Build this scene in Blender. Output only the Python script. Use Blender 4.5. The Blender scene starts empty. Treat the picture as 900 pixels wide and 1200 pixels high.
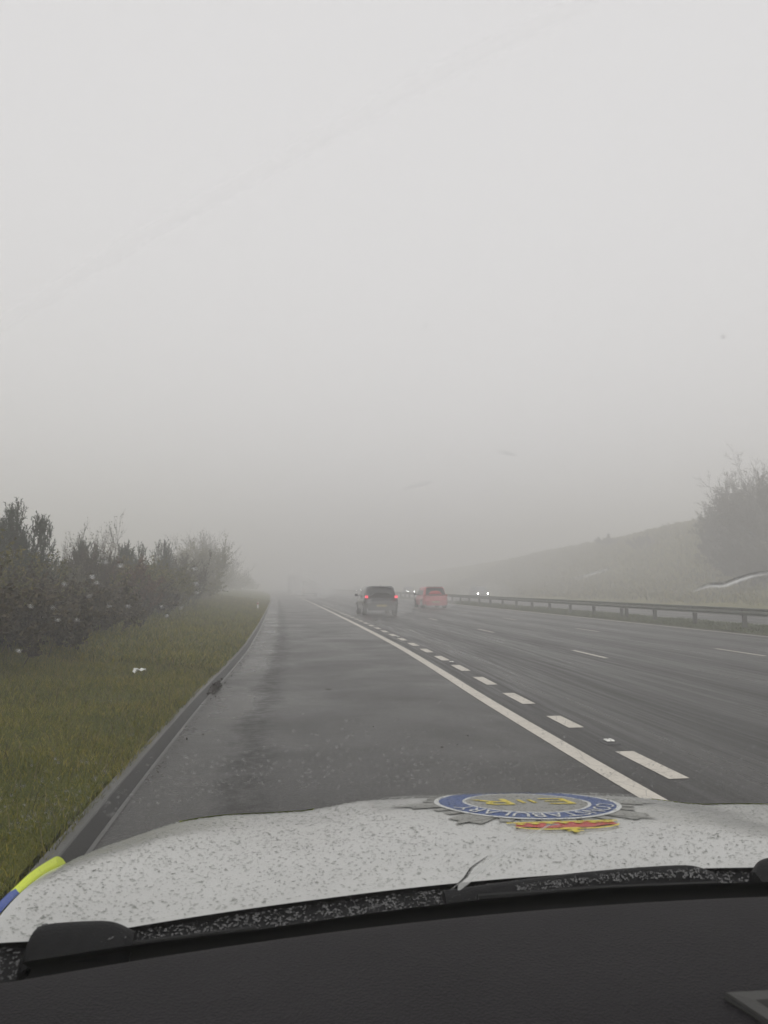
import bpy, math, random
import numpy as np
from mathutils import Vector, Matrix
R = math.radians
random.seed(7)
rng = np.random.default_rng(7)
scene = bpy.context.scene
COL = scene.collection

# ------------------------------------------------------------------ camera numbers
H = 1.49
PE = math.atan(87 / 900.0)
PA = math.atan(123 / 900.0 * math.cos(PE))
CAM = np.array([0, 0, H])
FW = np.array([math.sin(PA) * math.cos(PE), math.cos(PA) * math.cos(PE), math.sin(PE)])
RT = np.array([math.cos(PA), -math.sin(PA), 0.0])
UP = np.cross(RT, FW)
def ray(u, v):
    return FW + RT * (u - 450) / 900.0 + UP * (600 - v) / 900.0
def at_z(u, v, z):
    d = ray(u, v); return CAM + d * ((z - H) / d[2])
def at_y(u, v, y):
    d = ray(u, v); return CAM + d * (y / d[1])

# ------------------------------------------------------------------ helpers
def tag(o, label=None, cat=None, group=None, kind=None):
    if label: o['label'] = label
    if cat: o['category'] = cat
    if group: o['group'] = group
    if kind: o['kind'] = kind
    return o

def empty(name, loc=(0, 0, 0), rz=0):
    o = bpy.data.objects.new(name, None); COL.objects.link(o)
    o.location = loc; o.rotation_euler = (0, 0, rz); o.empty_display_size = .1
    return o

def copy_tree(o, parent=None):
    c = o.copy(); COL.objects.link(c)
    if parent is not None: c.parent = parent
    for ch in list(o.children): copy_tree(ch, c)
    return c

class MB:
    """collects loose pieces and links them as one mesh object"""
    def __init__(s): s.v = []; s.f = []; s.m = []; s.uv = None
    def add(s, vs, fs, mi=0):
        b = len(s.v); s.v.extend([tuple(map(float, p)) for p in vs])
        for f in fs: s.f.append(tuple(b + i for i in f)); s.m.append(mi)
    def box(s, c, d, mi=0, rot=None, taper=1.0):
        x, y, z = d[0] / 2, d[1] / 2, d[2] / 2
        vs = [(-x, -y, -z), (x, -y, -z), (x, y, -z), (-x, y, -z), (-x * taper, -y * taper, z), (x * taper, -y * taper, z), (x * taper, y * taper, z), (-x * taper, y * taper, z)]
        if rot is not None: vs = [tuple(rot @ Vector(p)) for p in vs]
        vs = [(p[0] + c[0], p[1] + c[1], p[2] + c[2]) for p in vs]
        s.add(vs, [(0, 3, 2, 1), (4, 5, 6, 7), (0, 1, 5, 4), (1, 2, 6, 5), (2, 3, 7, 6), (3, 0, 4, 7)], mi)
    def tube(s, pts, rad, n=6, mi=0, cap=True):
        pts = [Vector(p) for p in pts]
        if not hasattr(rad, '__len__'): rad = [rad] * len(pts)
        vs = []; fs = []
        for i, p in enumerate(pts):
            d = (pts[min(i + 1, len(pts) - 1)] - pts[max(i - 1, 0)]).normalized()
            a = d.orthogonal().normalized() if i == 0 else (a - d * a.dot(d)).normalized()
            b = d.cross(a)
            for k in range(n):
                t = 2 * math.pi * k / n
                vs.append(p + (a * math.cos(t) + b * math.sin(t)) * rad[i])
        for i in range(len(pts) - 1):
            for k in range(n):
                k2 = (k + 1) % n
                fs.append((i * n + k, i * n + k2, (i + 1) * n + k2, (i + 1) * n + k))
        if cap:
            fs.append(tuple(reversed(range(n)))); fs.append(tuple((len(pts) - 1) * n + k for k in range(n)))
        s.add(vs, fs, mi)
    def grid(s, P, mi=0, flip=False):
        n, m = len(P), len(P[0]); fs = []
        for i in range(n - 1):
            for j in range(m - 1):
                q = (i * m + j, i * m + j + 1, (i + 1) * m + j + 1, (i + 1) * m + j)
                fs.append(q if not flip else q[::-1])
        s.add([p for r in P for p in r], fs, mi)
    def build(s, name, mats, parent=None, smooth=False, loc=None):
        me = bpy.data.meshes.new(name); me.from_pydata(s.v, [], s.f)
        if not isinstance(mats, (list, tuple)): mats = [mats]
        for m in mats: me.materials.append(m)
        if len(mats) > 1: me.polygons.foreach_set('material_index', s.m)
        if smooth: me.polygons.foreach_set('use_smooth', [True] * len(me.polygons))
        me.validate(); me.update()
        o = bpy.data.objects.new(name, me); COL.objects.link(o)
        if parent is not None: o.parent = parent
        if loc: o.location = loc
        return o

def tri_mesh(name, V, mat, parent=None, k=3):
    """V: (n,k,3) array, each row one loose face"""
    n = len(V)
    me = bpy.data.meshes.new(name)
    me.vertices.add(n * k); me.vertices.foreach_set('co', V.reshape(-1).astype(np.float32))
    me.loops.add(n * k); me.loops.foreach_set('vertex_index', np.arange(n * k, dtype=np.int32))
    me.polygons.add(n); me.polygons.foreach_set('loop_start', np.arange(0, n * k, k, dtype=np.int32))
    me.materials.append(mat); me.update(calc_edges=True)
    o = bpy.data.objects.new(name, me); COL.objects.link(o)
    if parent is not None: o.parent = parent
    return o

# ------------------------------------------------------------------ materials
class NT:
    def __init__(s, name):
        s.m = bpy.data.materials.new(name); s.m.use_nodes = True; s.t = s.m.node_tree; s.t.nodes.clear()
        s.out = s.n('ShaderNodeOutputMaterial')
    def n(s, t, **kw):
        x = s.t.nodes.new(t)
        for k, v in kw.items():
            if k.startswith('i_'):
                x.inputs[k[2:].replace('_', ' ')].default_value = v
            else: setattr(x, k, v)
        return x
    def l(s, a, b): s.t.links.new(a, b)
    def ramp(s, fac, stops):
        r = s.n('ShaderNodeValToRGB'); e = r.color_ramp.elements
        e[0].position, e[0].color = stops[0][0], (*stops[0][1], 1)
        e[1].position, e[1].color = stops[-1][0], (*stops[-1][1], 1)
        for p, c in stops[1:-1]:
            q = e.new(p); q.color = (*c, 1)
        s.l(fac, r.inputs[0]); return r.outputs[0]
    def noise(s, vec, scale, detail=3, rough=.5, dist=0):
        x = s.n('ShaderNodeTexNoise'); x.inputs['Scale'].default_value = scale; x.inputs['Detail'].default_value = detail
        x.inputs['Roughness'].default_value = rough; x.inputs['Distortion'].default_value = dist
        if vec is not None: s.l(vec, x.inputs['Vector'])
        return x.outputs['Fac']
    def mapr(s, v, a, b, c, d):
        x = s.n('ShaderNodeMapRange'); s.l(v, x.inputs[0])
        for i, k in enumerate((a, b, c, d)): x.inputs[i + 1].default_value = k
        return x.outputs[0]
    def mathn(s, op, a, b=None, c=None):
        x = s.n('ShaderNodeMath', operation=op)
        for i, q in enumerate((a, b, c)):
            if q is None: continue
            if isinstance(q, (int, float)): x.inputs[i].default_value = q
            else: s.l(q, x.inputs[i])
        return x.outputs[0]
    def mix(s, fac, a, b, blend='MIX'):
        x = s.n('ShaderNodeMix', data_type='RGBA', blend_type=blend)
        if isinstance(fac, (int, float)): x.inputs[0].default_value = fac
        else: s.l(fac, x.inputs[0])
        for i, q in ((6, a), (7, b)):
            if isinstance(q, tuple): x.inputs[i].default_value = (*q[:3], 1)
            else: s.l(q, x.inputs[i])
        return x.outputs[2]
    def bsdf(s, **kw):
        b = s.n('ShaderNodeBsdfPrincipled'); s.b = b
        for k, v in kw.items():
            k = k.replace('_', ' ')
            if isinstance(v, (int, float)): b.inputs[k].default_value = v
            elif isinstance(v, tuple): b.inputs[k].default_value = (*v, 1) if len(v) == 3 else v
            else: s.l(v, b.inputs[k])
        s.l(b.outputs[0], s.out.inputs[0]); return b
    def bump(s, h, strength=.3, dist=.01):
        x = s.n('ShaderNodeBump'); x.inputs['Strength'].default_value = strength; x.inputs['Distance'].default_value = dist
        s.l(h, x.inputs['Height']); s.l(x.outputs[0], s.b.inputs['Normal'])

def simple(name, col, rough=.5, var=.15, scale=8, metallic=0.0, bump=0, bscale=200, coord='Object', **kw):
    t = NT(name); tc = t.n('ShaderNodeTexCoord').outputs[coord]
    f = t.noise(tc, scale, 4, .6)
    a = tuple(c * (1 - var) for c in col); b = tuple(min(1, c * (1 + var)) for c in col)
    t.bsdf(Base_Color=t.ramp(f, [(.3, a), (.7, b)]), Roughness=t.mapr(f, 0, 1, max(0, rough - .08), min(1, rough + .08)), Metallic=metallic, **kw)
    if bump: t.bump(t.noise(tc, bscale, 4), bump, .004)
    return t.m

def emit(name, col, strength):
    t = NT(name); tc = t.n('ShaderNodeTexCoord').outputs['Object']
    f = t.noise(tc, 30, 2)
    e = t.n('ShaderNodeEmission'); e.inputs[1].default_value = strength
    t.l(t.mix(f, tuple(c * .85 for c in col), col), e.inputs[0]); t.l(e.outputs[0], t.out.inputs[0]); return t.m

def island_mat(name, stops, rough=.6, transl=0.0):
    """colour chosen per loose leaf / blade / twig"""
    t = NT(name); g = t.n('ShaderNodeNewGeometry')
    tc = t.n('ShaderNodeTexCoord').outputs['Object']
    f2 = t.noise(tc, .9, 3)
    f = t.mathn('ADD', t.mathn('MULTIPLY', g.outputs['Random Per Island'], .6), t.mathn('MULTIPLY', f2, .4))
    c = t.ramp(f, stops)
    t.bsdf(Base_Color=c, Roughness=rough)
    t.b.inputs['Specular IOR Level'].default_value = .3
    if transl:
        tr = t.n('ShaderNodeBsdfTranslucent'); t.l(c, tr.inputs[0]); mx = t.n('ShaderNodeMixShader'); mx.inputs[0].default_value = transl
        t.l(t.b.outputs[0], mx.inputs[1]); t.l(tr.outputs[0], mx.inputs[2]); t.l(mx.outputs[0], t.out.inputs[0])
    return t.m

def asphalt(name, kind):
    t = NT(name); uv = t.n('ShaderNodeTexCoord').outputs['UV']
    sep = t.n('ShaderNodeSeparateXYZ'); t.l(uv, sep.inputs[0]); X, Y = sep.outputs[0], sep.outputs[1]
    def vec(sx, sy):
        c = t.n('ShaderNodeCombineXYZ'); t.l(t.mathn('MULTIPLY', X, sx), c.inputs[0]); t.l(t.mathn('MULTIPLY', Y, sy), c.inputs[1]); return c.outputs[0]
    fine = t.mathn('ADD', t.mathn('MULTIPLY', t.noise(uv, 95, 2, .7), .55), t.mathn('MULTIPLY', t.noise(uv, 34, 3, .75), .45))
    mid = t.noise(uv, 9, 5, .65)
    streak = t.noise(vec(2.4, .07), 1.0, 5, .6)
    streak2 = t.noise(vec(9, .22), 1.0, 4, .65)
    blot = t.noise(uv, .55, 4, .6, .4)
    base = t.ramp(fine, [(.36, (.012, .012, .011)), (.52, (.040, .039, .037)), (.66, (.17, .165, .15))])
    k = t.mapr(streak, .3, .7, .72, 1.15)
    c = t.mix(1.0, base, t.n_rgb(k) if False else base)
    mul = t.n('ShaderNodeMix', data_type='RGBA', blend_type='MULTIPLY'); mul.inputs[0].default_value = 1
    comb = t.n('ShaderNodeCombineColor')
    kk = t.mathn('MULTIPLY', k, t.mapr(mid, .3, .7, .88, 1.1))
    if kind == 'shoulder':
        # a darker, coarser strip of broken surface dressing half a metre out from the kerb, and smooth water running left of it
        e = t.mathn('ADD', X, t.mathn('MULTIPLY', t.mathn('SUBTRACT', t.noise(vec(1.2, .8), 1.0, 6, .8), .5), .7))
        band = t.mathn('MULTIPLY', t.mapr(e, -.52, -.36, 0, 1), t.mapr(e, -.24, -.02, 1, 0))
        band = t.mathn('MULTIPLY', band, t.mapr(t.noise(uv, 6, 5, .75), .4, .6, .15, 1))
        left = t.mapr(e, -.5, -.35, 1, 0)
        kk = t.mathn('MULTIPLY', kk, t.mathn('SUBTRACT', 1.0, t.mathn('MULTIPLY', band, .42)))
        r = t.mathn('ADD', t.mapr(blot, .3, .7, .27, .50), t.mathn('MULTIPLY', band, .18))
        r = t.mathn('SUBTRACT', r, t.mathn('MULTIPLY', left, .08))
    else:
        # wheel tracks polished by traffic, wetter than the strips between them
        ph = t.mathn('MULTIPLY', t.mathn('ADD', X, -.55), 2 * math.pi / 1.83)
        tr = t.mathn('MULTIPLY', t.mathn('ADD', t.mathn('SINE', ph), 1.0), .5)
        r = t.mathn('ADD', t.mapr(streak2, .35, .65, .22, .48), t.mathn('MULTIPLY', tr, .12))
        kk = t.mathn('MULTIPLY', kk, t.mapr(streak2, .3, .7, .36, 1.0))
    for i in range(3): t.l(kk, comb.inputs[i])
    t.l(base, mul.inputs[6]); t.l(comb.outputs[0], mul.inputs[7])
    t.bsdf(Base_Color=mul.outputs[2], Roughness=r, IOR=1.33)
    h = t.mathn('ADD', fine, t.mathn('MULTIPLY', mid, .6))
    t.bump(h, .75, .012)
    return t.m
NT.n_rgb = lambda s, v: v

def grassground(name, cols, scale=1.5):
    t = NT(name); tc = t.n('ShaderNodeTexCoord').outputs['Object']
    a = t.noise(tc, scale, 6, .65); b = t.noise(tc, scale * 22, 4, .7)
    f = t.mathn('ADD', t.mathn('MULTIPLY', a, .65), t.mathn('MULTIPLY', b, .35))
    t.bsdf(Base_Color=t.ramp(f, [(.34, cols[0]), (.5, cols[1]), (.64, cols[2])]), Roughness=.85)
    t.b.inputs['Specular IOR Level'].default_value = .2
    t.bump(b, .8, .05); return t.m

def paint_mat(name):
    t = NT(name); tc = t.n('ShaderNodeTexCoord').outputs['Object']
    f = t.noise(tc, 22, 6, .75); g = t.noise(tc, 3.5, 5, .7); cr = t.noise(tc, 60, 3, .6)
    v = t.n('ShaderNodeTexVoronoi', feature='DISTANCE_TO_EDGE'); v.inputs['Scale'].default_value = 3.2; t.l(tc, v.inputs['Vector'])
    crack = t.mapr(v.outputs['Distance'], 0, .018, 1, 0)
    worn = t.mathn('MULTIPLY', t.mapr(f, .58, .63, 0, 1), t.mapr(g, .5, .6, 0, 1))
    dirt = t.mix(t.mapr(g, .3, .75, 0, .5), (.62, .58, .50), (.40, .37, .31))
    dirt = t.mix(t.mapr(cr, .45, .7, 0, .35), dirt, (.30, .28, .24))
    c = t.mix(t.mathn('MAXIMUM', worn, t.mathn('MULTIPLY', crack, .5)), dirt, (.06, .058, .055))
    t.bsdf(Base_Color=c, Roughness=t.mapr(f, .3, .7, .3, .55)); t.bump(f, .3, .003); return t.m

M = {}
M['shoulder'] = asphalt('wet_shoulder_asphalt', 'shoulder')
M['lane'] = asphalt('wet_lane_asphalt', 'lane')
M['paint'] = paint_mat('road_paint')
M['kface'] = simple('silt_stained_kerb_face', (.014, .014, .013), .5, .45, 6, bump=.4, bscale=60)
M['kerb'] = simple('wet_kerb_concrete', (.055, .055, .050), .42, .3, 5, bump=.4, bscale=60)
M['channel'] = simple('silt_channel', (.035, .034, .030), .3, .35, 4, bump=.3, bscale=40)
M['verge'] = grassground('verge_ground', [(.034, .042, .004), (.080, .088, .007), (.14, .12, .014)])
M['median'] = grassground('median_ground', [(.04, .05, .022), (.07, .08, .035), (.10, .10, .05)], 1.0)
M['hill'] = grassground('hill_ground', [(.065, .062, .012), (.14, .13, .026), (.21, .18, .045)], .16)
M['grass'] = island_mat('grass_blades', [(.2, (.050, .064, .004)), (.42, (.105, .118, .006)), (.62, (.175, .165, .010)), (.8, (.30, .24, .04))], .45, .25)
M['galv'] = simple('weathered_galvanised_steel', (.17, .175, .15), .55, .3, 3, metallic=.2)
M['post'] = simple('dark_steel_post', (.085, .085, .075), .6, .3, 6, metallic=.2)
M['black'] = simple('black_paint', (.008, .008, .009), .22, .2, 3, Coat_Weight=.6)
M['red'] = simple('red_paint', (.40, .018, .026), .3, .12, 3, Coat_Weight=.6)
M['whitep'] = simple('white_van_paint', (.62, .62, .60), .4, .08, 3)
M['greyp'] = simple('grey_car_paint', (.12, .125, .13), .35, .1, 3, Coat_Weight=.5)
M['silverp'] = simple('silver_car_paint', (.22, .225, .23), .4, .1, 3, metallic=.2)
M['trailer'] = simple('trailer_panel', (.30, .31, .32), .5, .15, 2)
M['glass'] = simple('dark_car_glass', (.02, .022, .024), .08, .1, 3)
M['tyre'] = simple('tyre_rubber', (.02, .02, .02), .7, .25, 20)
M['rim'] = simple('alloy_rim', (.35, .35, .36), .35, .1, 6, metallic=.7)
M['plastic'] = simple('black_trim_plastic', (.022, .022, .023), .5, .25, 10)
M['plate'] = simple('yellow_plate', (.30, .25, .07), .4, .08, 8)
M['tail'] = emit('lit_tail_lamp', (1.0, .08, .12), 1.3)
M['taildim'] = simple('red_lens', (.35, .02, .02), .2, .1, 8)
M['head'] = emit('lit_headlamp', (1.0, .98, .93), 38)
M['pine_needle'] = island_mat('pine_needles', [(.2, (.014, .026, .012)), (.5, (.026, .045, .020)), (.8, (.05, .075, .035))], .5)
M['bark'] = simple('bark', (.055, .045, .036), .8, .35, 12, bump=.4, bscale=40)
M['twig_brown'] = island_mat('brown_twigs', [(.2, (.030, .022, .018)), (.5, (.060, .044, .034)), (.8, (.10, .075, .055))], .7)
M['twig_grey'] = island_mat('grey_twigs', [(.2, (.040, .036, .032)), (.5, (.065, .058, .050)), (.8, (.10, .09, .075))], .7)
M['leaf_olive'] = island_mat('olive_leaves', [(.2, (.045, .048, .010)), (.5, (.105, .098, .020)), (.8, (.19, .16, .042))], .6, .2)
M['leaf_rust'] = island_mat('rusty_leaves', [(.2, (.050, .026, .014)), (.5, (.105, .052, .028)), (.8, (.16, .085, .042))], .6, .2)
M['leaf_dark'] = island_mat('dark_bramble', [(.2, (.024, .019, .010)), (.5, (.058, .044, .023)), (.8, (.10, .078, .038))], .7, .1)
M['leaf_pale'] = island_mat('pale_seed_heads', [(.2, (.08, .08, .05)), (.5, (.14, .13, .09)), (.8, (.22, .20, .14))], .6, .2)
M['litter'] = simple('wet_litter_plastic', (.60, .60, .58), .4, .1, 20)
M['debris'] = simple('wet_leaf_litter', (.025, .020, .015), .5, .4, 30, bump=.5, bscale=80)
M['studcast'] = simple('stud_casting', (.04, .04, .04), .5, .3, 30)
M['studeye'] = simple('stud_reflector', (.75, .75, .70), .2, .1, 30)
M['white_paint_car'] = None

# ------------------------------------------------------------------ road plan
SY = [-20, 5, 8, 10.5, 13, 18, 25, 35, 70, 110, 150, 220, 400, 900]
SX = [0, 0, .05, .1, .2, .34, .40, .42, .36, .05, -.7, -3.2, -17, -75]
def shift(y): 
    return np.interp(y, SY, SX)
_yy = np.linspace(-20, 900, 2400)
_sm = np.interp(_yy, SY, SX)
k = np.ones(9) / 9; _sm2 = np.convolve(np.pad(_sm, 4, 'edge'), k, 'valid')
def shift(y): return float(np.interp(y, _yy, _sm2))

YS = [-6 + .5 * i for i in range(60)] + [24 + 1.5 * i for i in range(50)] + [99 + 5 * i for i in range(40)] + [300 + 25 * i for i in range(15)]
YS = sorted(set(round(y, 3) for y in YS))

def strip(name, lats, zs, mat, ys=YS, wob=None, kind='structure', smooth=True, mats=None):
    """sheet that follows the road: lateral stations with heights, uv in metres"""
    me = bpy.data.meshes.new(name); V = []; UV = []
    for y in ys:
        s = shift(y)
        for i, l in enumerate(lats):
            zz = zs[i] if not callable(zs) else zs(l, y)
            V.append((l + s + (wob(l, y) if wob else 0), y, zz)); UV.append((l, y))
    m = len(lats); F = [(i * m + j, i * m + j + 1, (i + 1) * m + j + 1, (i + 1) * m + j) for i in range(len(ys) - 1) for j in range(m - 1)]
    me.from_pydata(V, [], F); uvl = me.uv_layers.new(name='UVMap')
    idx = np.zeros(len(me.loops), dtype=np.int32); me.loops.foreach_get('vertex_index', idx)
    uvl.data.foreach_set('uv', np.array(UV, dtype=np.float32)[idx].reshape(-1))
    me.materials.append(mat)
    if smooth: me.polygons.foreach_set('use_smooth', [True] * len(me.polygons))
    me.update()
    o = bpy.data.objects.new(name, me); COL.objects.link(o)
    if kind: o['kind'] = kind
    return o

strip('hard_shoulder', [-1.07, -.4, .3, 1.2, 2.61], [0] * 5, M['shoulder'])
strip('carriageway', [2.61, 5, 7.5, 10, 12, 14.2], [0] * 6, M['lane'])
strip('opposite_carriageway', [17.6, 20, 23, 26, 29.4, 31.6], [0] * 6, M['lane'])
# kerb with battered face; joints every 0.9 m come from a tiny lateral wobble
kw = lambda l, y: .006 * math.sin(y * 3.1)
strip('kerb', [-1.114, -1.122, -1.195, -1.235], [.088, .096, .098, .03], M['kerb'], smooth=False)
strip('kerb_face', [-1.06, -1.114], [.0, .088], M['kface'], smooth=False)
strip('drain_channel', [-1.058, -1.028], [.006, .004], M['channel'], smooth=False)

def vz(l, y):
    d = max(0, -1.24 - l)
    base = .085 + .115 * min(d, 5.5) + .01 * max(0, d - 5.5)
    return base + (.03 * math.sin(y * .9 + l * 2) + .025 * math.sin(y * 2.3 - l * 3.7)) * min(1, d * 2)
strip('grass_verge', [-60, -30, -16, -10, -8, -6.8, -6, -5.3, -4.7, -4.1, -3.6, -3.1, -2.6, -2.2, -1.8, -1.5, -1.34, -1.24], vz, M['verge'])
def mz(l, y):
    return .02 + .03 * math.sin((l - 14.2) / 3.4 * math.pi) + .015 * math.sin(y * 1.3 + l)
strip('central_reserve', [14.2, 14.6, 15.2, 15.9, 16.6, 17.2, 17.6], mz, M['median'])
def hz(l, y):
    k = np.interp(l, [31.6, 38, 46, 53, 60, 66, 72, 90, 140], [.0, .6, 2.5, 5.9, 9.4, 11.3, 12.1, 12.4, 12.4])
    return float(k) * float(np.interp(y, [-20, 45, 90, 120, 142, 195, 300, 500], [1.08, 1.08, 1.10, 1.03, .93, .82, .62, .35])) + (.12 * math.sin(y * .35 + l * .8) + .1 * math.sin(y * .9 - l * .5)) * min(1, (l - 31.6) / 4)
strip('embankment', [31.6, 33, 35, 38, 41, 44, 46, 48, 50, 52, 54, 56, 58, 60, 62, 64, 66, 69, 73, 80, 95, 140], hz, M['hill'])
# one ground sheet below everything, out to the fog
mb = MB(); mb.add([(-160, -8, -.35), (220, -8, -.35), (220, 690, -.35), (-160, 690, -.35)], [(0, 1, 2, 3)])
o = mb.build('ground', M['verge']); o['kind'] = 'structure'

# ---- painted markings (sheets 4 mm above the road)
def mark(name, l0, l1, y0, y1, z=.004, n=None):
    n = n or max(1, int((y1 - y0) / .5)); P = []
    for i in range(n + 1):
        y = y0 + (y1 - y0) * i / n; s = shift(y); P.append([(l0 + s, y, z), (l1 + s, y, z)])
    m = MB(); m.grid(P, flip=True); o = m.build(name, M['paint']); o['kind'] = 'structure'; return o
strip('edge_line_marking', [2.53, 2.70], [.004, .004], M['paint'], ys=[y for y in YS if y > -5 and y < 320], smooth=False)
strip('central_edge_line_marking', [13.86, 14.0], [.004, .004], M['paint'], ys=[y for y in YS if y < 320], smooth=False)
strip('opposite_edge_line_marking', [17.85, 18.0], [.004, .004], M['paint'], ys=[y for y in YS if y < 320], smooth=False)
y = 3.85
while y < 60:
    mark('dashed_exit_marking', 3.0, 3.17, y, y + 1.0) if abs(y - 7.69) > .2 else mark('dashed_exit_marking', 3.0, 3.17, y + .26, y + 1.0)
    y += 1.92
for y0 in [-2.6 + 9 * i for i in range(24)]:
    for l in (6.5, 10.07):
        mark('lane_line_marking', l - .05, l + .05, y0, y0 + 2.0)
for y0 in [1 + 9 * i for i in range(20)]:
    for l in (21.6, 25.2):
        mark('lane_line_marking', l - .05, l + .05, y0, y0 + 2.0)

# ---- road studs
stud = empty('road_stud', (3.15, 7.17, 0))
m = MB(); m.box((0, 0, .006), (.15, .25, .012), taper=.85); m.box((0, 0, .016), (.10, .13, .012), taper=.8); m.build('casting', M['studcast'], stud)
m = MB()
for sx in (-1, 1): m.box((sx * .022, 0, .026), (.036, .10, .012), taper=.7)
m.build('reflector', M['studeye'], stud)
tag(stud, 'nearest pale road stud, just beyond the last long dash beside the edge line', 'road stud', 'reflecting studs along the exit dashes')
for i, yy in enumerate((14.9, 22.5, 30.0)):
    c = copy_tree(stud); c.location = (3.1 + shift(yy), yy, 0)
    c['label'] = ['small road stud second along the dashes from the bonnet', 'tiny road stud third along the dashes, well short of the black car', 'faint road stud fourth along the dashes, nearest the black car'][i]

# ------------------------------------------------------------------ grass blades
def blades(name, n, sampler, hmin, hmax, w, label, zfun, mat):
    X, Y = sampler(n)
    S = np.array([shift(y) for y in Y]); Z = np.array([zfun(l, y) for l, y in zip(X, Y)])
    a = rng.uniform(0, 2 * math.pi, n); h = rng.uniform(hmin, hmax, n) * rng.uniform(.5, 1, n)
    cl = np.sin(X * 3.1 + np.sin(Y * 1.7) * 2) * np.sin(Y * 2.3 + X) * .35 + 1; h = h * cl
    lean = rng.uniform(.3, 1.3, n); la = rng.uniform(0, 2 * math.pi, n)
    ww = w * rng.uniform(.6, 1.4, n) * (1 + Y / 22)
    B = np.stack([X + S, Y, Z - .01], 1)
    dx = np.stack([np.cos(a) * ww, np.sin(a) * ww, np.zeros(n)], 1)
    mid = B + np.stack([np.cos(la) * h * lean * .35, np.sin(la) * h * lean * .35, h * .62], 1)
    tip = B + np.stack([np.cos(la) * h * lean, np.sin(la) * h * lean, h * np.where(lean > .9, .75, 1.0)], 1)
    V = np.stack([B - dx, B + dx, mid + dx * .8, mid - dx * .8, tip + dx * .12, tip - dx * .12], 1)
    me = bpy.data.meshes.new(name); me.vertices.add(n * 6); me.vertices.foreach_set('co', V.reshape(-1).astype(np.float32))
    ix = (np.arange(n)[:, None] * 6 + np.array([0, 1, 2, 3, 3, 2, 4, 5])).astype(np.int32).reshape(-1)
    me.loops.add(n * 8); me.loops.foreach_set('vertex_index', ix); me.polygons.add(n * 2); me.polygons.foreach_set('loop_start', np.arange(0, n * 8, 4, dtype=np.int32))
    me.materials.append(mat); me.update(calc_edges=True); o = bpy.data.objects.new(name, me); COL.objects.link(o); tag(o, label, 'grass', kind='stuff'); return o
def s1(n):
    u = rng.random(n); Y = 2.2 + 11 * u ** .8; X = -1.16 - rng.random(n) ** 1.1 * 4.7; return X, Y
def s2(n):
    u = rng.random(n); Y = 13 + 60 * u ** 1.5; X = -1.17 - rng.random(n) ** 1.1 * 5.2; return X, Y
blades('verge_grass', 150000, s1, .035, .09, .0017, 'rough olive grass on the verge beside the near kerb', vz, M['grass'])
blades('verge_grass', 90000, s2, .08, .19, .0040, 'rough olive grass further along the verge below the bushes', vz, M['grass'])
M['weed'] = island_mat('dead_stems', [(.2, (.035, .028, .016)), (.5, (.09, .075, .035)), (.8, (.24, .19, .09))], .6, .2)
blades('dead_grass_stems', 5000, s1, .12, .26, .0014, 'dry upright stems and seed heads among the verge grass', vz, M['weed'])
blades('dead_grass_stems', 6000, s2, .15, .34, .0022, 'dry stems along the foot of the hedge', vz, M['weed'])
def s3(n):
    u = rng.random(n); Y = 12 + 60 * u ** 1.3; X = 14.3 + rng.random(n) * 3.2; return X, Y
M['mgrass'] = island_mat('median_grass', [(.2, (.04, .055, .02)), (.5, (.085, .10, .04)), (.8, (.15, .15, .08))], .5, .2)
blades('median_grass', 45000, s3, .05, .13, .005, 'green grass under the central safety barrier', mz, M['mgrass'])
def s4(n):
    return 33 + rng.random(n) * 36, 40 + 150 * rng.random(n)
M['hgrass'] = island_mat('hill_grass', [(.2, (.075, .072, .014)), (.5, (.155, .14, .030)), (.8, (.25, .21, .06))], .6, .2)
blades('hill_grass', 60000, s4, .3, .8, .016, 'olive tussock grass on the cutting slope beyond the far lanes', hz, M['hgrass'])

# ------------------------------------------------------------------ vegetation
def unit(v): return v * (1.0 / (math.sqrt(v[0] * v[0] + v[1] * v[1] + v[2] * v[2]) + 1e-9))
def cross(a, b): 
    a0, a1, a2 = a; b0, b1, b2 = b
    return np.array((a1 * b2 - a2 * b1, a2 * b0 - a0 * b2, a0 * b1 - a1 * b0))
_NT = rng.normal(size=(20011, 3)); _UT = _NT / np.linalg.norm(_NT, axis=1)[:, None]; _ni = [0]
def rvec():
    _ni[0] = (_ni[0] + 7) % 20011; return _UT[_ni[0]]
def nvec():
    _ni[0] = (_ni[0] + 11) % 20011; return _NT[_ni[0]]
_C = [(math.cos(t_), math.sin(t_)) for t_ in (0, 2.094, 4.189)]

class Plant:
    def __init__(s): s.w = MB(); s.tw = []; s.lf = []
    def twig(s, a, b, r0, r1=None):
        r1 = r0 * .4 if r1 is None else r1
        d = unit(b - a); p = unit(cross(d, rvec())); q = cross(d, p)
        ks = [p * c_ + q * s_ for c_, s_ in _C]
        A = [a + k * r0 for k in ks]; B = [b + k * r1 for k in ks]
        for i in range(3):
            j = (i + 1) % 3; s.tw.append((A[i], A[j], B[j], B[i]))
    def leaf(s, c, size, asp=.5):
        a = rvec() * size; b = unit(cross(a, rvec())) * size * asp
        s.lf.append((c - a, c + b, c + a, c - b))
    def build(s, root, mt, ml, tn='stems', ln='foliage'):
        if s.w.v: s.w.build('trunk', M['bark'], root, smooth=True)
        if s.tw: tri_mesh(tn, np.array(s.tw), mt, root, 4)
        if s.lf: tri_mesh(ln, np.array(s.lf), ml, root, 4)

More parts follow.
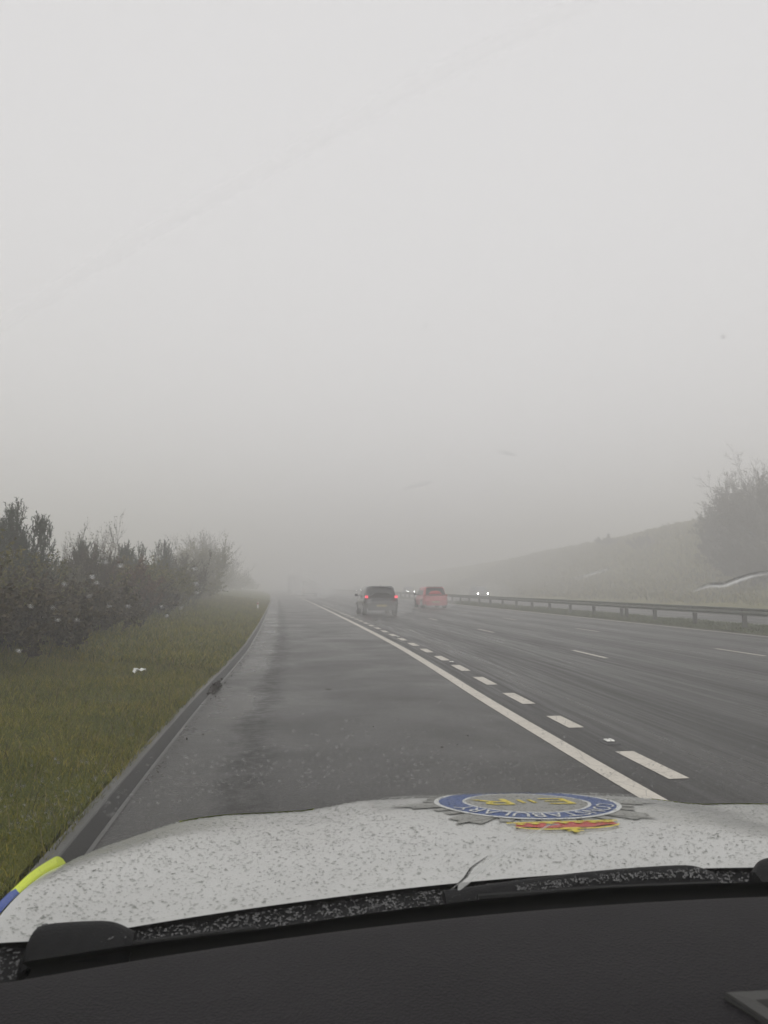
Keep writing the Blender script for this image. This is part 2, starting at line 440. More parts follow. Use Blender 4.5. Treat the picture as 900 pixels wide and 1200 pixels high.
def grow(pl, p, d, L, r, depth, leafn=0, leafs=.03, spread=.6, up=.15, nb=(3, 5), seg=3):
    pts = [p]; q = p; dd = d
    for i in range(seg):
        dd = unit(dd + nvec() * .13 + np.array([0, 0, up * .3])); q2 = q + dd * L / seg
        ra, rb = r * (1 - .5 * i / seg), r * (1 - .5 * (i + 1) / seg)
        pl.twig(q, q2, ra, rb); q = q2; pts.append(q)
        if leafn and depth <= 1:
            for _ in range(leafn): pl.leaf(q - dd * L / seg * rng.random() + rvec() * leafs, leafs * rng.uniform(.6, 1.3))
    if depth <= 0: return
    for _ in range(rng.integers(nb[0], nb[1] + 1)):
        t = rng.uniform(.25, 1.0); k = min(seg - 1, int(t * seg)); base = pts[k] + (pts[k + 1] - pts[k]) * (t * seg - k)
        nd = unit(dd + rvec() * spread + np.array([0, 0, up]))
        grow(pl, base, nd, L * rng.uniform(.45, .72), r * .5, depth - 1, leafn, leafs, spread, up, nb, seg)

def shrub(pos, hgt, rad, mt, ml, leafn, label, stems=14, depth=3, leafs=.03, name='shrub', cat='bush', group=None, spread=.6, up=.2, r0=.012, nb=(3, 5)):
    root = empty(name, pos); pl = Plant()
    for i in range(stems):
        a = rng.uniform(0, 6.283); t = rng.random() ** .6
        d = unit(np.array([math.cos(a) * t * rad / hgt * 1.1, math.sin(a) * t * rad / hgt * 1.1, 1.0]))
        b = np.array([math.cos(a) * t * rad * .35, math.sin(a) * t * rad * .35, -.15])
        grow(pl, b, d, hgt * rng.uniform(.45, .62), r0, depth, leafn, leafs, spread, up, nb)
    pl.build(root, mt, ml); tag(root, label, cat, group); return root

def pine(pos, hgt, rad, label, shoots=420, name='pine_tree', needle=.065, group=None, base=.25, sl=.20):
    """dense young pine: whorled limbs that end in upright bottle-brush shoots"""
    root = empty(name, pos); pl = Plant()
    pl.w.tube([(0, 0, -.3), (.04, 0, hgt * .4), (-.02, .03, hgt * .8), (0, 0, hgt * .95)], [.09 * hgt / 4, .07 * hgt / 4, .03 * hgt / 4, .012], 7)
    N = []
    lead = [(0.0, 0.0, .97)] + [(rad * .62 * math.sqrt((q_ + .6) / 9) * math.cos(q_ * 2.4 + hgt), rad * .62 * math.sqrt((q_ + .6) / 9) * math.sin(q_ * 2.4 + hgt), rng.uniform(.66, .98)) for q_ in range(9)]
    for lx, ly, lt in lead:
        pl.twig(np.array([lx * .2, ly * .2, hgt * .1]), np.array([lx, ly, hgt * lt - sl]), .02, .008)
    for i in range(shoots):
        lx, ly, lt = lead[i % 10]; f = rng.random() ** .8; z0_ = hgt * base * .6; z = z0_ + (hgt * lt - sl * .7 - z0_) * f
        rr = rad * .50 * (1 - f) ** .7 * math.sqrt(rng.random()) + .02; a = rng.uniform(0, 6.283)
        end = np.array([lx * (.55 + .45 * f) * (1.25 - .25 * f) + math.cos(a) * rr, ly * (.55 + .45 * f) * (1.25 - .25 * f) + math.sin(a) * rr, z])
        start = np.array([lx * f, ly * f, max(.1, z - rr * .6 - .1)])
        if i % 3 == 0: pl.twig(start, end, .014, .006)
        outd = np.array([end[0], end[1], 0]) / (rad + .01) * .55 * (1.2 - f)
        for kx in range(3):
            d = unit(outd * rng.uniform(.2, 1) + np.array([0, 0, 1.0]) + nvec() * .25); L = sl * rng.uniform(.6, 1.25)
            s0 = end + nvec() * .05
            pl.twig(s0, s0 + d * L, .006, .004)
            for j in range(15):
                t = j / 15; c = s0 + d * L * t
                nd = unit(d * .75 + rvec() * .8); w = unit(cross(nd, rvec())) * .0085
                ln = needle * rng.uniform(.7, 1.2)
                N.append((c - w, c + w, c + nd * ln + w * .4, c + nd * ln - w * .4))
    pl.lf = N
    pl.build(root, M['bark'], M['pine_needle'], 'branches', 'needles'); tag(root, label, 'pine tree', group); return root

def gz(l, y): return vz(l - shift(y), y)
def P(u, L, top=None, z=1.0):
    """ground spot seen at picture column u on lateral L (metres left of the lens line)"""
    d = ray(u, 687); y = L * d[1] / d[0]; return y
# specific plants seen along the verge
def spot(x, y): return (x, y, gz(x, y) - .05)
def seen(u, vt, y):
    """a plant root at depth y in column u, and the height that brings its tip to row vt"""
    q = at_y(u, vt, y); g = gz(float(q[0]), y) - .05
    return (float(q[0]), y, g), float(q[2]) - g
def P_(u, vt, y, rad, label, n, **k):
    pos, h = seen(u, vt, y); return pine(pos, h, rad, label, n, **k)
def S_(u, vt, y, rad, mt, ml, leafn, label, stems, depth, leafs, **k):
    pos, h = seen(u, vt, y); return shrub(pos, h, rad, M[mt], M[ml], leafn, label, stems, depth, leafs, **k)
P_(22, 580, 19.0, 1.25, 'tallest dark green pine at the left edge with upright tips against the fog', 460, sl=.30, base=.12)
P_(98, 630, 24.5, 1.15, 'spiky grey green pine just right of the tallest pine, twiggy stems in front', 330, sl=.30, base=.1)
P_(150, 633, 30.0, 1.0, 'rounded green pine in the middle of the hedge behind the rusty bush', 270, sl=.30, base=.1)
P_(193, 629, 34.0, .7, 'slim pine sprig standing above the hedge toward the far end', 120, sl=.38, base=.1)
S_(106, 612, 22.8, 1.0, 'twig_brown', 'leaf_dark', 1, 'bare brown twiggy bush with thin wands rising above the spiky pine', 26, 3, .02, spread=.35, up=.35)
S_(140, 655, 24.5, 1.3, 'twig_brown', 'leaf_rust', 5, 'rusty copper leaved bush in the middle of the hedge', 18, 3, .034)
S_(48, 680, 17.5, 1.2, 'twig_grey', 'leaf_olive', 5, 'olive leaved bush at the foot of the tallest pine', 16, 3, .030)
S_(64, 648, 21.0, .8, 'twig_grey', 'leaf_pale', 2, 'pale bush with dry seed heads in the dip between two pines', 16, 3, .022, spread=.45)
S_(186, 655, 31.0, 1.4, 'twig_brown', 'leaf_olive', 4, 'dull green bush low in the hedge right of the rusty bush', 16, 3, .034)
S_(216, 648, 38.0, 1.5, 'twig_grey', 'leaf_dark', 3, 'dark bush under the slim pine sprig', 16, 3, .034)
S_(230, 632, 56.0, 2.0, 'twig_grey', 'leaf_olive', 3, 'large hazy bush just past the slim pine sprig', 20, 3, .045)
S_(246, 624, 84.0, 2.4, 'twig_grey', 'leaf_dark', 3, 'faint bare tree rising highest out of the fog at the hedge end', 22, 3, .055, name='bare_tree', cat='tree', r0=.03)
S_(262, 648, 115.0, 2.6, 'twig_grey', 'leaf_dark', 3, 'nearly hidden tree in the fog beyond the highest hedge tree', 18, 3, .06, name='bare_tree', cat='tree', r0=.03)
S_(276, 668, 150.0, 2.8, 'twig_grey', 'leaf_dark', 3, 'last ghostly bush where the verge fades into fog', 16, 3, .06)
# the thicket between and below them: nobody could count it
def thicket(name, spots, mt, ml, label, leafn=6, leafs=.036):
    pl = Plant()
    for (x, y, h, rd) in spots:
        g = gz(x, y)
        for i in range(9):
            a = rng.uniform(0, 6.283); t = rng.random()
            b = np.array([x + math.cos(a) * t * rd, y + math.sin(a) * t * rd, g - .1])
            d = unit(np.array([math.cos(a) * .5 * t, math.sin(a) * .5 * t, 1.0]))
            grow(pl, b, d, h * rng.uniform(.4, .62), .008, 2, leafn, leafs * (1 + y / 60), .75, .1, (3, 5))
    o1 = tri_mesh(name, np.array(pl.tw), mt, None, 4); tag(o1, label + ', bare stems', 'undergrowth', kind='stuff')
    o2 = tri_mesh(name, np.array(pl.lf), ml, None, 4); tag(o2, label + ', dead leaves', 'undergrowth', kind='stuff')
def row(y0, y1, n, l0, l1, h0, h1):
    out = []
    for i in range(n):
        y = y0 + (y1 - y0) * (i + rng.random()) / n
        out.append((-rng.uniform(l0, l1) + shift(y) * 0, y, rng.uniform(h0, h1), .8))
    return out
def vrow(y0, y1, n, off0, off1, h0, h1):
    out = []
    for i in range(n):
        y = y0 + (y1 - y0) * ((i + rng.random()) / n) ** 1.2
        edge = float(np.interp(y, [8, 13, 24, 60, 120], [3.7, 3.7, 4.1, 5.0, 5.8]))
        x = -edge - rng.uniform(off0, off1); d_ = np.array([x, y, 0.]); u = 450 + 900 * (d_ @ RT) / (d_ @ FW)
        vm = float(np.interp(u, [-60, 0, 50, 62, 90, 160, 200, 250, 300], [600, 640, 650, 668, 650, 650, 655, 650, 682]))
        hm = 1.49 + y * (687 - vm) / 900 * 1.05 - gz(x, y)
        out.append((x, y, max(.5, min(hm, rng.uniform(h0, h1))), .8))
    return out
thicket('bramble_thicket', vrow(9, 28, 40, .2, 1.6, .8, 1.5), M['twig_brown'], M['leaf_dark'], 'dark purple brown brambles at the verge edge')
thicket('bramble_thicket', vrow(11, 32, 40, 1.6, 3.8, 1.5, 2.3), M['twig_brown'], M['leaf_olive'], 'taller olive brown scrub behind the brambles')
thicket('scrub_thicket', vrow(26, 60, 45, .3, 2.6, 1.4, 2.6), M['twig_grey'], M['leaf_olive'], 'olive scrub along the middle of the hedge')
thicket('scrub_thicket', vrow(55, 210, 60, .5, 4.5, 2.0, 4.5), M['twig_grey'], M['leaf_olive'], 'foggy scrub at the far end of the hedge', 4, .024)

# bare trees on the slope to the right
def bare_tree(pos, hgt, rad, label, seedn=30):
    root = empty('bare_tree', pos); pl = Plant()
    pl.w.tube([(0, 0, -.5), (.1, .05, hgt * .2), (.05, .1, hgt * .42)], [.26, .2, .14], 8)
    for i in range(seedn):
        z = hgt * rng.uniform(.02, .42); a = rng.uniform(0, 6.283); t = rng.uniform(.3, 1.1)
        d = unit(np.array([math.cos(a) * t * rad / hgt * 2.2, math.sin(a) * t * rad / hgt * 2.2, 1.0]))
        grow(pl, np.array([.05, .05, z]), d, hgt * rng.uniform(.3, .4), .09, 4, 2, .055, .75, .12, (3, 4))
    pl.build(root, M['twig_grey'], M['leaf_dark'], 'branches', 'dead_leaves'); tag(root, label, 'tree', 'bare trees on the cutting slope'); return root
for i, (u, L, vt, rd, lab) in enumerate([
    (886, 46, 541, 5.0, 'tallest foggy bare tree on the slope at the right edge'),
    (862, 47.5, 572, 3.6, 'second tallest foggy bare tree, left of the tallest one on the slope'),
    (912, 44, 548, 5.0, 'bare tree cut off by the right edge of the view, lower on the slope'),
    (846, 46.5, 608, 2.8, 'smallest foggy bare tree at the left of the slope clump'),
    (868, 42, 628, 3.4, 'low bare thorn in front of the second tallest slope tree'),
    (898, 41, 634, 3.6, 'low bare thorn in front of the tallest slope tree, behind the barrier')]):
    y = P(u, L); g = hz(L, y) - .1; q = at_y(u, vt, y); bare_tree((L, y, g), float(q[2]) - g, rd, lab)
for i, (x, y) in enumerate([(54, 110), (58, 130)]):
    shrub((x, y, hz(x, y) - .1), 2.6, 2.2, M['twig_grey'], M['leaf_dark'], 3, ['low dark shrub on the slope near the bare trees', 'low dark shrub further up the slope in the fog'][i], 12, 3, .07)

# ------------------------------------------------------------------ safety barrier
bar = empty('safety_barrier', (15.35, 24, 0))
BX = 15.3
def barx(y): return BX + shift(y)
m = MB(); prof = [(-.03, .50), (.035, .53), (-.03, .58), (-.03, .62), (.035, .66), (-.03, .72), (-.034, .75), (.04, .755), (.06, .62), (.04, .50), (-.03, .495)]
P2 = []
for y in [-4 + 1.6 * i for i in range(160)]:
    P2.append([(barx(y) + a - 15.35, y - 24, b) for a, b in prof])
m.grid(P2); m.build('rail', M['galv'], bar)
py = 24.6 - 3.2 * 8
ky = []
while py < 190: ky.append(py); py += 3.2
ky = [y for y in ky if y > 8][:57] + [33.7]
for y in ky:
    m = MB(); m.box((barx(y) - 15.35 + .10, y - 24, .36), (.15, .07, .78)); m.box((barx(y) - 15.35 - .0 + .03, y - 24, .64), (.06, .10, .10)); m.build('post', M['post'], bar)
tag(bar, 'grey steel crash barrier on short posts along the grass central reserve', 'crash barrier')

# ------------------------------------------------------------------ vehicles
def loft(mb, secs, mi=0, capf=True, capb=True):
    n = len(secs[0]); b = len(mb.v)
    mb.grid(secs, mi)
    if capf: mb.f.append(tuple(b + i for i in range(n))); mb.m.append(mi)
    if capb: mb.f.append(tuple(b + (len(secs) - 1) * n + i for i in reversed(range(n)))); mb.m.append(mi)

def csec(y, w, zb, zt, sh=.10, wt=None, k=.06):
    """rounded body section, open at nothing: goes round from left sill over the top to the right sill"""
    wt = w - sh if wt is None else wt
    z1 = zb + (zt - zb) * .12; z2 = zb + (zt - zb) * .62
    hp = [(w - .05, zb), (w - .01, z1), (w, z2), (w - k * .5, zt - k), (wt, zt), (wt * .5, zt + .012), (0, zt + .018)]
    full = [(-a, b) for a, b in hp] + [(a, b) for a, b in reversed(hp[:-1])]
    full.append((0, zb)); return [(a, y, b) for a, b in full]

def make_car(name, label, paint, W=.90, L=4.1, Ht=1.47, group=None, facing=1, tail_lit=True, head_lit=False, suv=False, cat='car'):
    """hatchback; y+ is forward. facing -1 turns it towards the lens"""
    root = empty(name); B = .84 if not suv else .92
    zb = .20 if not suv else .26
    m = MB(); hl = L / 2
    st = [(-hl, W - .16, zb + .12, B - .34), (-hl + .05, W - .05, zb + .05, B - .10), (-hl + .16, W - .01, zb, B + .02), (-hl + .5, W, zb, B + .03), (0, W, zb, B), (hl - 1.2, W, zb, B - .02),
          (hl - .95, W - .01, zb, B - .04), (hl - .5, W - .03, zb, B - .12), (hl - .15, W - .10, zb + .02, B - .22), (hl, W - .24, zb + .08, B - .38)]
    loft(m, [csec(*s) for s in st]); m.build('body', paint, root, smooth=True)
    # greenhouse
    def gsec(y, wb, wt, z0, z1):
        hp = [(wb, z0), (wb - (wb - wt) * .5, (z0 + z1) / 2 + .03), (wt + .02, z1 - .06), (wt - .06, z1 - .01), (wt * .5, z1 + .015), (0, z1 + .02)]
        full = [(-a, b) for a, b in hp] + [(a, b) for a, b in reversed(hp[:-1])] + [(0, z0 - .02)]
        return [(a, y, b) for a, b in full]
    z1 = Ht - .02; m = MB()
    gs = [(-hl + .10, W - .10, W - .30, B - .02, B + .10), (-hl + .24, W - .08, W - .24, B - .02, Ht - .30), (-hl + .42, W - .07, W - .22, B - .02, z1 - .05), (-hl + .62, W - .06, W - .20, B - .02, z1),
          (-.2, W - .05, W - .18, B - .03, z1 + .01), (.45, W - .06, W - .19, B - .04, z1 - .05), (.95, W - .10, W - .22, B - .05, z1 - .30), (hl - 1.05, W - .14, W - .28, B - .08, B + .02)]
    loft(m, [gsec(*g) for g in gs]); gh = m.build('cabin', paint, root, smooth=True)
    # glass pieces a few mm proud of the cabin
    def pane(nm, pts, parent=root):
        q = MB(); n = len(pts); c = np.mean(np.array(pts), 0)
        q.add(pts, [tuple(range(n))]); o = q.build(nm, M['glass'], parent)
        md = o.modifiers.new('t', 'SOLIDIFY'); md.thickness = .012; md.offset = 0; return o
    zt = z1 - .09; 
    pane('rear_window', [(-(W - .17), -hl + .10, B + .08), ((W - .17), -hl + .10, B + .08), ((W - .28), -hl + .345, zt), (-(W - .28), -hl + .345, zt)])
    pane('windscreen', [(-(W - .16), hl - 1.10, B + .0), ((W - .16), hl - 1.10, B + .0), ((W - .27), .58, zt), (-(W - .27), .58, zt)])
    for s in (-1, 1):
        pane('side_window', [(s * (W - .055), .85, B + .03), (s * (W - .045), -.05, B + .04), (s * (W - .165), -.05, zt), (s * (W - .185), .45, zt - .03)])
        pane('side_window', [(s * (W - .045), -.11, B + .04), (s * (W - .06), -hl + .62, B + .06), (s * (W - .175), -hl + .75, zt - .02), (s * (W - .165), -.11, zt)])
        q = MB(); q.box((s * (W + .09), .78, B + .09), (.17, .12, .13), taper=.8); q.box((s * (W + .0), .78, B + .045), (.08, .05, .04)); q.build('door_mirror', M['plastic'], root)
        # tail lamp wraps the corner at belt height
        q = MB(); q.box((s * (W - .13), -hl + .055, B + .03), (.17, .12, .13), taper=.8); q.build('tail_lamp', M['tail'] if tail_lit else M['taildim'], root)
        q = MB(); q.tube([(s * (W - .24), hl - .12, B - .30), (s * (W - .24), hl - .035, B - .30)], [.085, .085], 12); q.build('headlamp', M['head'] if head_lit else M['studeye'], root)
        for yy in (-hl + .78, hl - .80):
            q = MB(); q.tube([(s * (W - .20), yy, .315), (s * (W + .0), yy, .315), (s * (W + .012), yy, .315)], [.315, .315, .28], 24); w = q.build('wheel', M['tyre'], root)
            q = MB(); q.tube([(s * (W - .02), yy, .315), (s * (W + .018), yy, .315)], [.20, .19], 10); q.build('rim', M['rim'], w)
    q = MB(); q.box((0, -hl - .005, zb + .19), (2 * (W - .16), .12, .22), taper=.94); q.box((0, -hl + .02, zb + .04), (2 * (W - .2), .14, .10)); q.build('rear_bumper', M['plastic'] if suv else paint, root)
    q = MB(); q.box((0, -hl - .072, zb + .235), (.52, .012, .11)); q.build('number_plate', M['plate'], root)
    q = MB(); q.box((0, -hl + .32, z1 + .0), (2 * (W - .30), .22, .03), taper=.9); q.build('roof_spoiler', M['plastic'], root)
    q = MB(); q.tube([(0, -hl + .5, z1), (0, -hl + .42, z1 + .09)], [.016, .004], 6); q.build('aerial', M['plastic'], root)
    q = MB(); q.box((0, hl - .03, zb + .28), (.9, .08, .16), taper=.9); q.build('grille', M['plastic'], root)
    tag(root, label, cat, group)
    if facing < 0: root.rotation_euler.z = math.pi
    return root

c = make_car('black_car', 'black hatchback with lit red tail lamps driving away in the nearest lane', M['black'], W=.90, L=4.3, Ht=1.50, suv=True)
c.location = (5.22, 41.6, 0); c.rotation_euler.z = R(.5)
c2 = make_car('red_car', 'red hatchback in the middle lane, blurred by spray', M['red'], W=.86, L=4.0, Ht=1.46, tail_lit=False)
c2.location = (10.55, 53.5, 0)
c3 = make_car('oncoming_car', 'nearest oncoming pair of headlights, right of the red car beyond the barrier', M['silverp'], W=.88, facing=-1, tail_lit=False, head_lit=True, group='oncoming cars in the fog')
spots = [(566, 96, None), (481.5, 140, 'middle oncoming pair of headlights, just left of the red car'), (420.5, 190, 'farthest oncoming pair of headlights, at the upper left of the black car')]
for i, (u, D, lab) in enumerate(spots):
    cc = c3 if i == 0 else copy_tree(c3)
    p = at_y(u, 692, D); cc.location = (float(p[0]), D + 2.0, 0)
    if lab: cc['label'] = lab

# white van and lorry fading into the fog
def box_van(name, label, cat, W, L, Ht, paint, pos, lorry=False):
    root = empty(name, pos); m = MB(); h = W / 2
    cab = 1.9
    def rs(y, w, z0, z1, r=.1):
        hp = [(w, z0), (w, z1 - r), (w - r * .35, z1 - r * .3), (w - r, z1), (0, z1 + .02)]
        return [(-a, y, b) for a, b in hp] + [(a, y, b) for a, b in reversed(hp[:-1])] + [(0, y, z0)]
    z0 = .35 if not lorry else 1.05
    loft(m, [rs(-L / 2, h - .04, z0, Ht - .03), rs(-L / 2 + .06, h, z0, Ht), rs(L / 2 - cab, h, z0, Ht)]); m.build('load_body', paint, root, smooth=False)
    m = MB(); hc = Ht - .25
    loft(m, [rs(L / 2 - cab + .003, h - .02, .4, hc), rs(L / 2 - cab + .7, h - .04, .4, hc - .05), rs(L / 2 - .75, h - .08, .4, hc - .8 if not lorry else hc - .1), rs(L / 2, h - .15, .4, .95 if not lorry else hc - .3)])
    m.build('cab', M['whitep'], root, smooth=True)
    for s in (-1, 1):
        q = MB(); q.box((s * h * .5, -L / 2 - .012, (z0 + Ht) / 2), (h * .93, .02, (Ht - z0) * .9)); q.build('rear_door', paint, root)
        q = MB(); q.box((s * (h - .10), -L / 2 - .03, z0 + (.5 if not lorry else -.15)), (.12, .05, .28 if not lorry else .12)); q.build('tail_lamp', M['taildim'], root)
        for yy in (-L / 2 + .9, L / 2 - .9) + ((-L / 2 + 2.1,) if lorry else ()):
            rr = .34 if not lorry else .5
            q = MB(); q.tube([(s * (h - .25), yy, rr), (s * (h - .01), yy, rr)], [rr, rr], 20); w = q.build('wheel', M['tyre'], root)
    q = MB(); q.box((0, -L / 2 - .06, .45 if not lorry else .62), (W - .1, .10, .16)); q.build('rear_bumper', M['plastic'], root)
    tag(root, label, cat); return root
box_van('white_van', 'pale van almost lost in the fog where the edge line ends', 'van', 2.05, 5.6, 2.35, M['whitep'], (4.5, 115, 0))
box_van('lorry', 'ghostly grey lorry ahead of the pale van, at the limit of sight', 'lorry', 2.5, 11, 3.6, M['trailer'], (3.1, 160, 0), True)

# ------------------------------------------------------------------ small roadside things
def lump(name, pos, r, mat, label, cat, flat=.5, n=8, group=None, seed=0):
    rs = random.Random(seed); P3 = []
    for i in range(5):
        t = i / 4; z = math.sin(t * math.pi / 2); q = math.cos(t * math.pi / 2) if i < 4 else .05
        P3.append([(math.cos(a) * r * q * (1 + .35 * math.sin(a * 2 + seed) + rs.uniform(-.18, .18)), math.sin(a) * r * q * (1 + rs.uniform(-.18, .18)), z * r * flat * (1 + rs.uniform(-.2, .2))) for a in [2 * math.pi * k / n for k in range(n)]])
    for row_ in P3: row_.append(row_[0])
    m = MB(); m.grid(P3); o = m.build(name, mat, loc=pos); tag(o, label, cat, group); return o
p = at_z(163, 777, .38); 
m = MB(); rs = random.Random(3)
Pg = [[((i - 3) * .028 + .012 * rs.random(), (j - 2) * .03 + .02 * rs.random(), .045 * rs.random() + .03 - .018 * abs(j - 2) * rs.random()) for i in range(7)] for j in range(5)]
m.grid(Pg); o = m.build('litter_bag', M['litter'], loc=(p[0], p[1], vz(p[0] - shift(p[1]), p[1]) + .06), smooth=False)
o.modifiers.new('t', 'SOLIDIFY').thickness = .004
tag(o, 'crumpled white plastic litter lying on the grass verge', 'litter')
# leaf debris washed against the kerb
p = at_z(249, 808, 0); Lf = []
for i in range(500):
    t = rng.normal(); c0 = np.array([p[0] - .03 + rng.normal() * .05 + t * .02, p[1] + t * .30, abs(rng.normal()) * .018 + .012])
    a = rvec() * rng.uniform(.02, .05); b = unit(np.cross(a, rvec())) * .018; Lf.append((c0 - a, c0 + b, c0 + a, c0 - b))
o = tri_mesh('leaf_litter', np.array(Lf), M['debris'], None, 4); tag(o, 'clump of wet black leaves washed against the kerb', 'leaves', kind='stuff')
Lf = []
for i in range(900):
    y = rng.uniform(6, 30); l = -1.0 + abs(rng.normal()) * .05 if rng.random() < .75 else rng.uniform(-.9, 2.3)
    c0 = np.array([l + shift(y), y, .012]); a = unit(rng.normal(size=3) * np.array([1, 1, .25])) * rng.uniform(.008, .022); b = unit(np.cross(a, np.array([0, 0, 1.]))) * .010
    Lf.append((c0 - a, c0 + b, c0 + a, c0 - b))
o = tri_mesh('leaf_litter', np.array(Lf), M['debris'], None, 4); tag(o, 'scattered wet leaf scraps along the channel and hard shoulder', 'leaves', kind='stuff')
for i, (u, v, r, lab) in enumerate([(518, 876, .016, 'small dark stone on the hard shoulder left of the edge line'), (548, 862, .010, 'tiny dark stone nearer the edge line than the others'), (385, 808, .035, 'flat dark scrap of rubber in the middle of the hard shoulder'), (545, 903, .009, 'tiny dark stone on the hard shoulder closest to the bonnet')]):
    p = at_z(u, v, 0); lump('stone' if i != 2 else 'rubber_scrap', (p[0], p[1], .0), r, M['debris'], lab, 'stone' if i != 2 else 'rubber scrap', .7 if i != 2 else .3, seed=i)
# marker post near the end of the verge
mp = empty('marker_post', (-1.62 + shift(46), 46, vz(-1.62, 46)))
m = MB(); m.box((0, 0, .2), (.10, .05, .5), taper=.9); m.build('post', M['litter'], mp)
m = MB(); m.box((0, -.031, .36), (.07, .012, .10)); m.build('reflector', M['taildim'], mp)
tag(mp, 'short white marker post at the verge edge where the kerb fades', 'marker post')

# tyre spray thrown up behind the vehicles
def volmat(name, col, dens, g=0.0):
    t = NT(name); v = t.n('ShaderNodeVolumePrincipled')
    v.inputs['Color'].default_value = (*col, 1); v.inputs['Density'].default_value = dens; v.inputs['Anisotropy'].default_value = g
    t.l(v.outputs[0], t.out.inputs['Volume']); return t.m
M['spray'] = volmat('spray_mist', (.93, .93, .92), .06)
def spray(pos, sz, lab, mt='spray'):
    m = MB(); n = 20; P4 = []
    for i in range(11):
        th = math.pi * i / 10; P4.append([(sz[0] * math.sin(th) * math.cos(2 * math.pi * j / n), sz[1] * math.sin(th) * math.sin(2 * math.pi * j / n), sz[2] * math.cos(th)) for j in range(n + 1)])
    m.grid(P4); o = m.build('tyre_spray', M[mt], loc=pos)
    import bmesh
    bm = bmesh.new(); bm.from_mesh(o.data); bmesh.ops.remove_doubles(bm, verts=bm.verts, dist=1e-4); bmesh.ops.recalc_face_normals(bm, faces=bm.faces); bm.to_mesh(o.data); bm.free(); tag(o, lab, 'spray', kind='stuff')
    return o
M['spray3'] = volmat('spray_mist_dense', (.93, .93, .92), .11)
spray((5.15, 37.6, .40), (1.4, 2.6, .40), 'mist of tyre spray trailing behind the black car')
spray((10.45, 50.6, .46), (1.3, 2.2, .5), 'mist of tyre spray trailing behind the red car', 'spray3')
M['spray2'] = volmat('spray_cloud', (.93, .93, .92), .032)
spray((4.3, 97, 1.6), (3.2, 13, 1.9), 'cloud of spray hiding the back of the pale van', 'spray2')
spray((3.4, 138, 2.0), (3.6, 13, 2.6), 'cloud of spray behind the lorry ahead of the van', 'spray2')
spray((25.4, 93, .5), (4.0, 6, 1.5), 'spray drifting round the nearest oncoming car', 'spray2')

# ------------------------------------------------------------------ haze
M['haze'] = volmat('fog', (.915, .907, .895), .0122, 0.0)
m = MB(); m.box((35, 340, 10.2), (420, 715, 24.4)); hzo = m.build('haze', M['haze']); tag(hzo, 'thick grey fog lying over the whole motorway', 'fog', kind='stuff')

# ------------------------------------------------------------------ the police car the photo is taken from
CX = .57
pc = empty('police_car', (CX, 1.0, 0))
OFF = np.array([CX, 1.0, 0.0])
def rel(p): return (p[0] - OFF[0], p[1] - OFF[1], p[2])
def car_paint(name, col, coat=.9, rough=.34):
    t = NT(name); tc = t.n('ShaderNodeTexCoord').outputs['Object']
    f = t.noise(tc, 5, 5, .6); g = t.noise(tc, 90, 3, .6); wv = t.noise(tc, 260, 2, .5)
    c = t.ramp(f, [(.3, tuple(x * .90 for x in col)), (.7, col)])
    c = t.mix(t.mapr(g, .58, .72, 0, .22), c, (.28, .28, .26))
    t.bsdf(Base_Color=c, Roughness=rough, Coat_Weight=coat, Coat_Roughness=.12); t.bump(t.mathn('ADD', g, wv), .25, .0012); return t.m
M['pwhite'] = car_paint('wet_white_car_paint', (.44, .445, .425))
M['pyellow'] = car_paint('fluorescent_yellow_film', (.72, .86, .01), .2, .4)
M['pblue'] = car_paint('police_blue_film', (.02, .07, .34), .2, .4)
M['sticker_grey'] = simple('silver_grey_vinyl', (.235, .235, .215), .45, .1, 40)
M['sticker_blue'] = simple('blue_vinyl', (.020, .060, .20), .4, .15, 40)
M['sticker_white'] = simple('white_vinyl', (.55, .56, .54), .4, .08, 40)
M['sticker_yellow'] = simple('yellow_vinyl', (.62, .50, .03), .4, .12, 60)
M['sticker_red'] = simple('red_vinyl', (.42, .05, .035), .4, .2, 60)
M['cowl'] = simple('black_cowl_plastic', (.007, .007, .0075), .6, .3, 60, bump=.3, bscale=260, Specular_IOR_Level=.22)
M['frit'] = simple('black_glass_border', (.002, .002, .002), .7, .2, 20)
M['headliner'] = simple('grey_headliner', (.25, .25, .24), .9, .1, 40)

def dash_mat():
    t = NT('dashboard_grain'); tc = t.n('ShaderNodeTexCoord').outputs['Object']
    v = t.n('ShaderNodeTexVoronoi', feature='F1'); v.inputs['Scale'].default_value = 300; t.l(tc, v.inputs['Vector'])
    f = t.noise(tc, 6, 4, .6); d = t.noise(tc, 330, 3, .7)
    c = t.ramp(f, [(.3, (.017, .0155, .0172)), (.7, (.022, .0202, .0220))])
    c = t.mix(t.mapr(d, .66, .8, 0, .10), c, (.16, .15, .14))
    t.bsdf(Base_Color=c, Roughness=.62); t.b.inputs['Specular IOR Level'].default_value = .15
    t.bump(t.mathn('ADD', v.outputs['Distance'], t.mathn('MULTIPLY', d, .6)), .8, .0022); return t.m
M['dash'] = dash_mat()
M['dash_trim'] = simple('dash_trim_satin', (.040, .039, .036), .5, .1, 40, bump=.15, bscale=300)

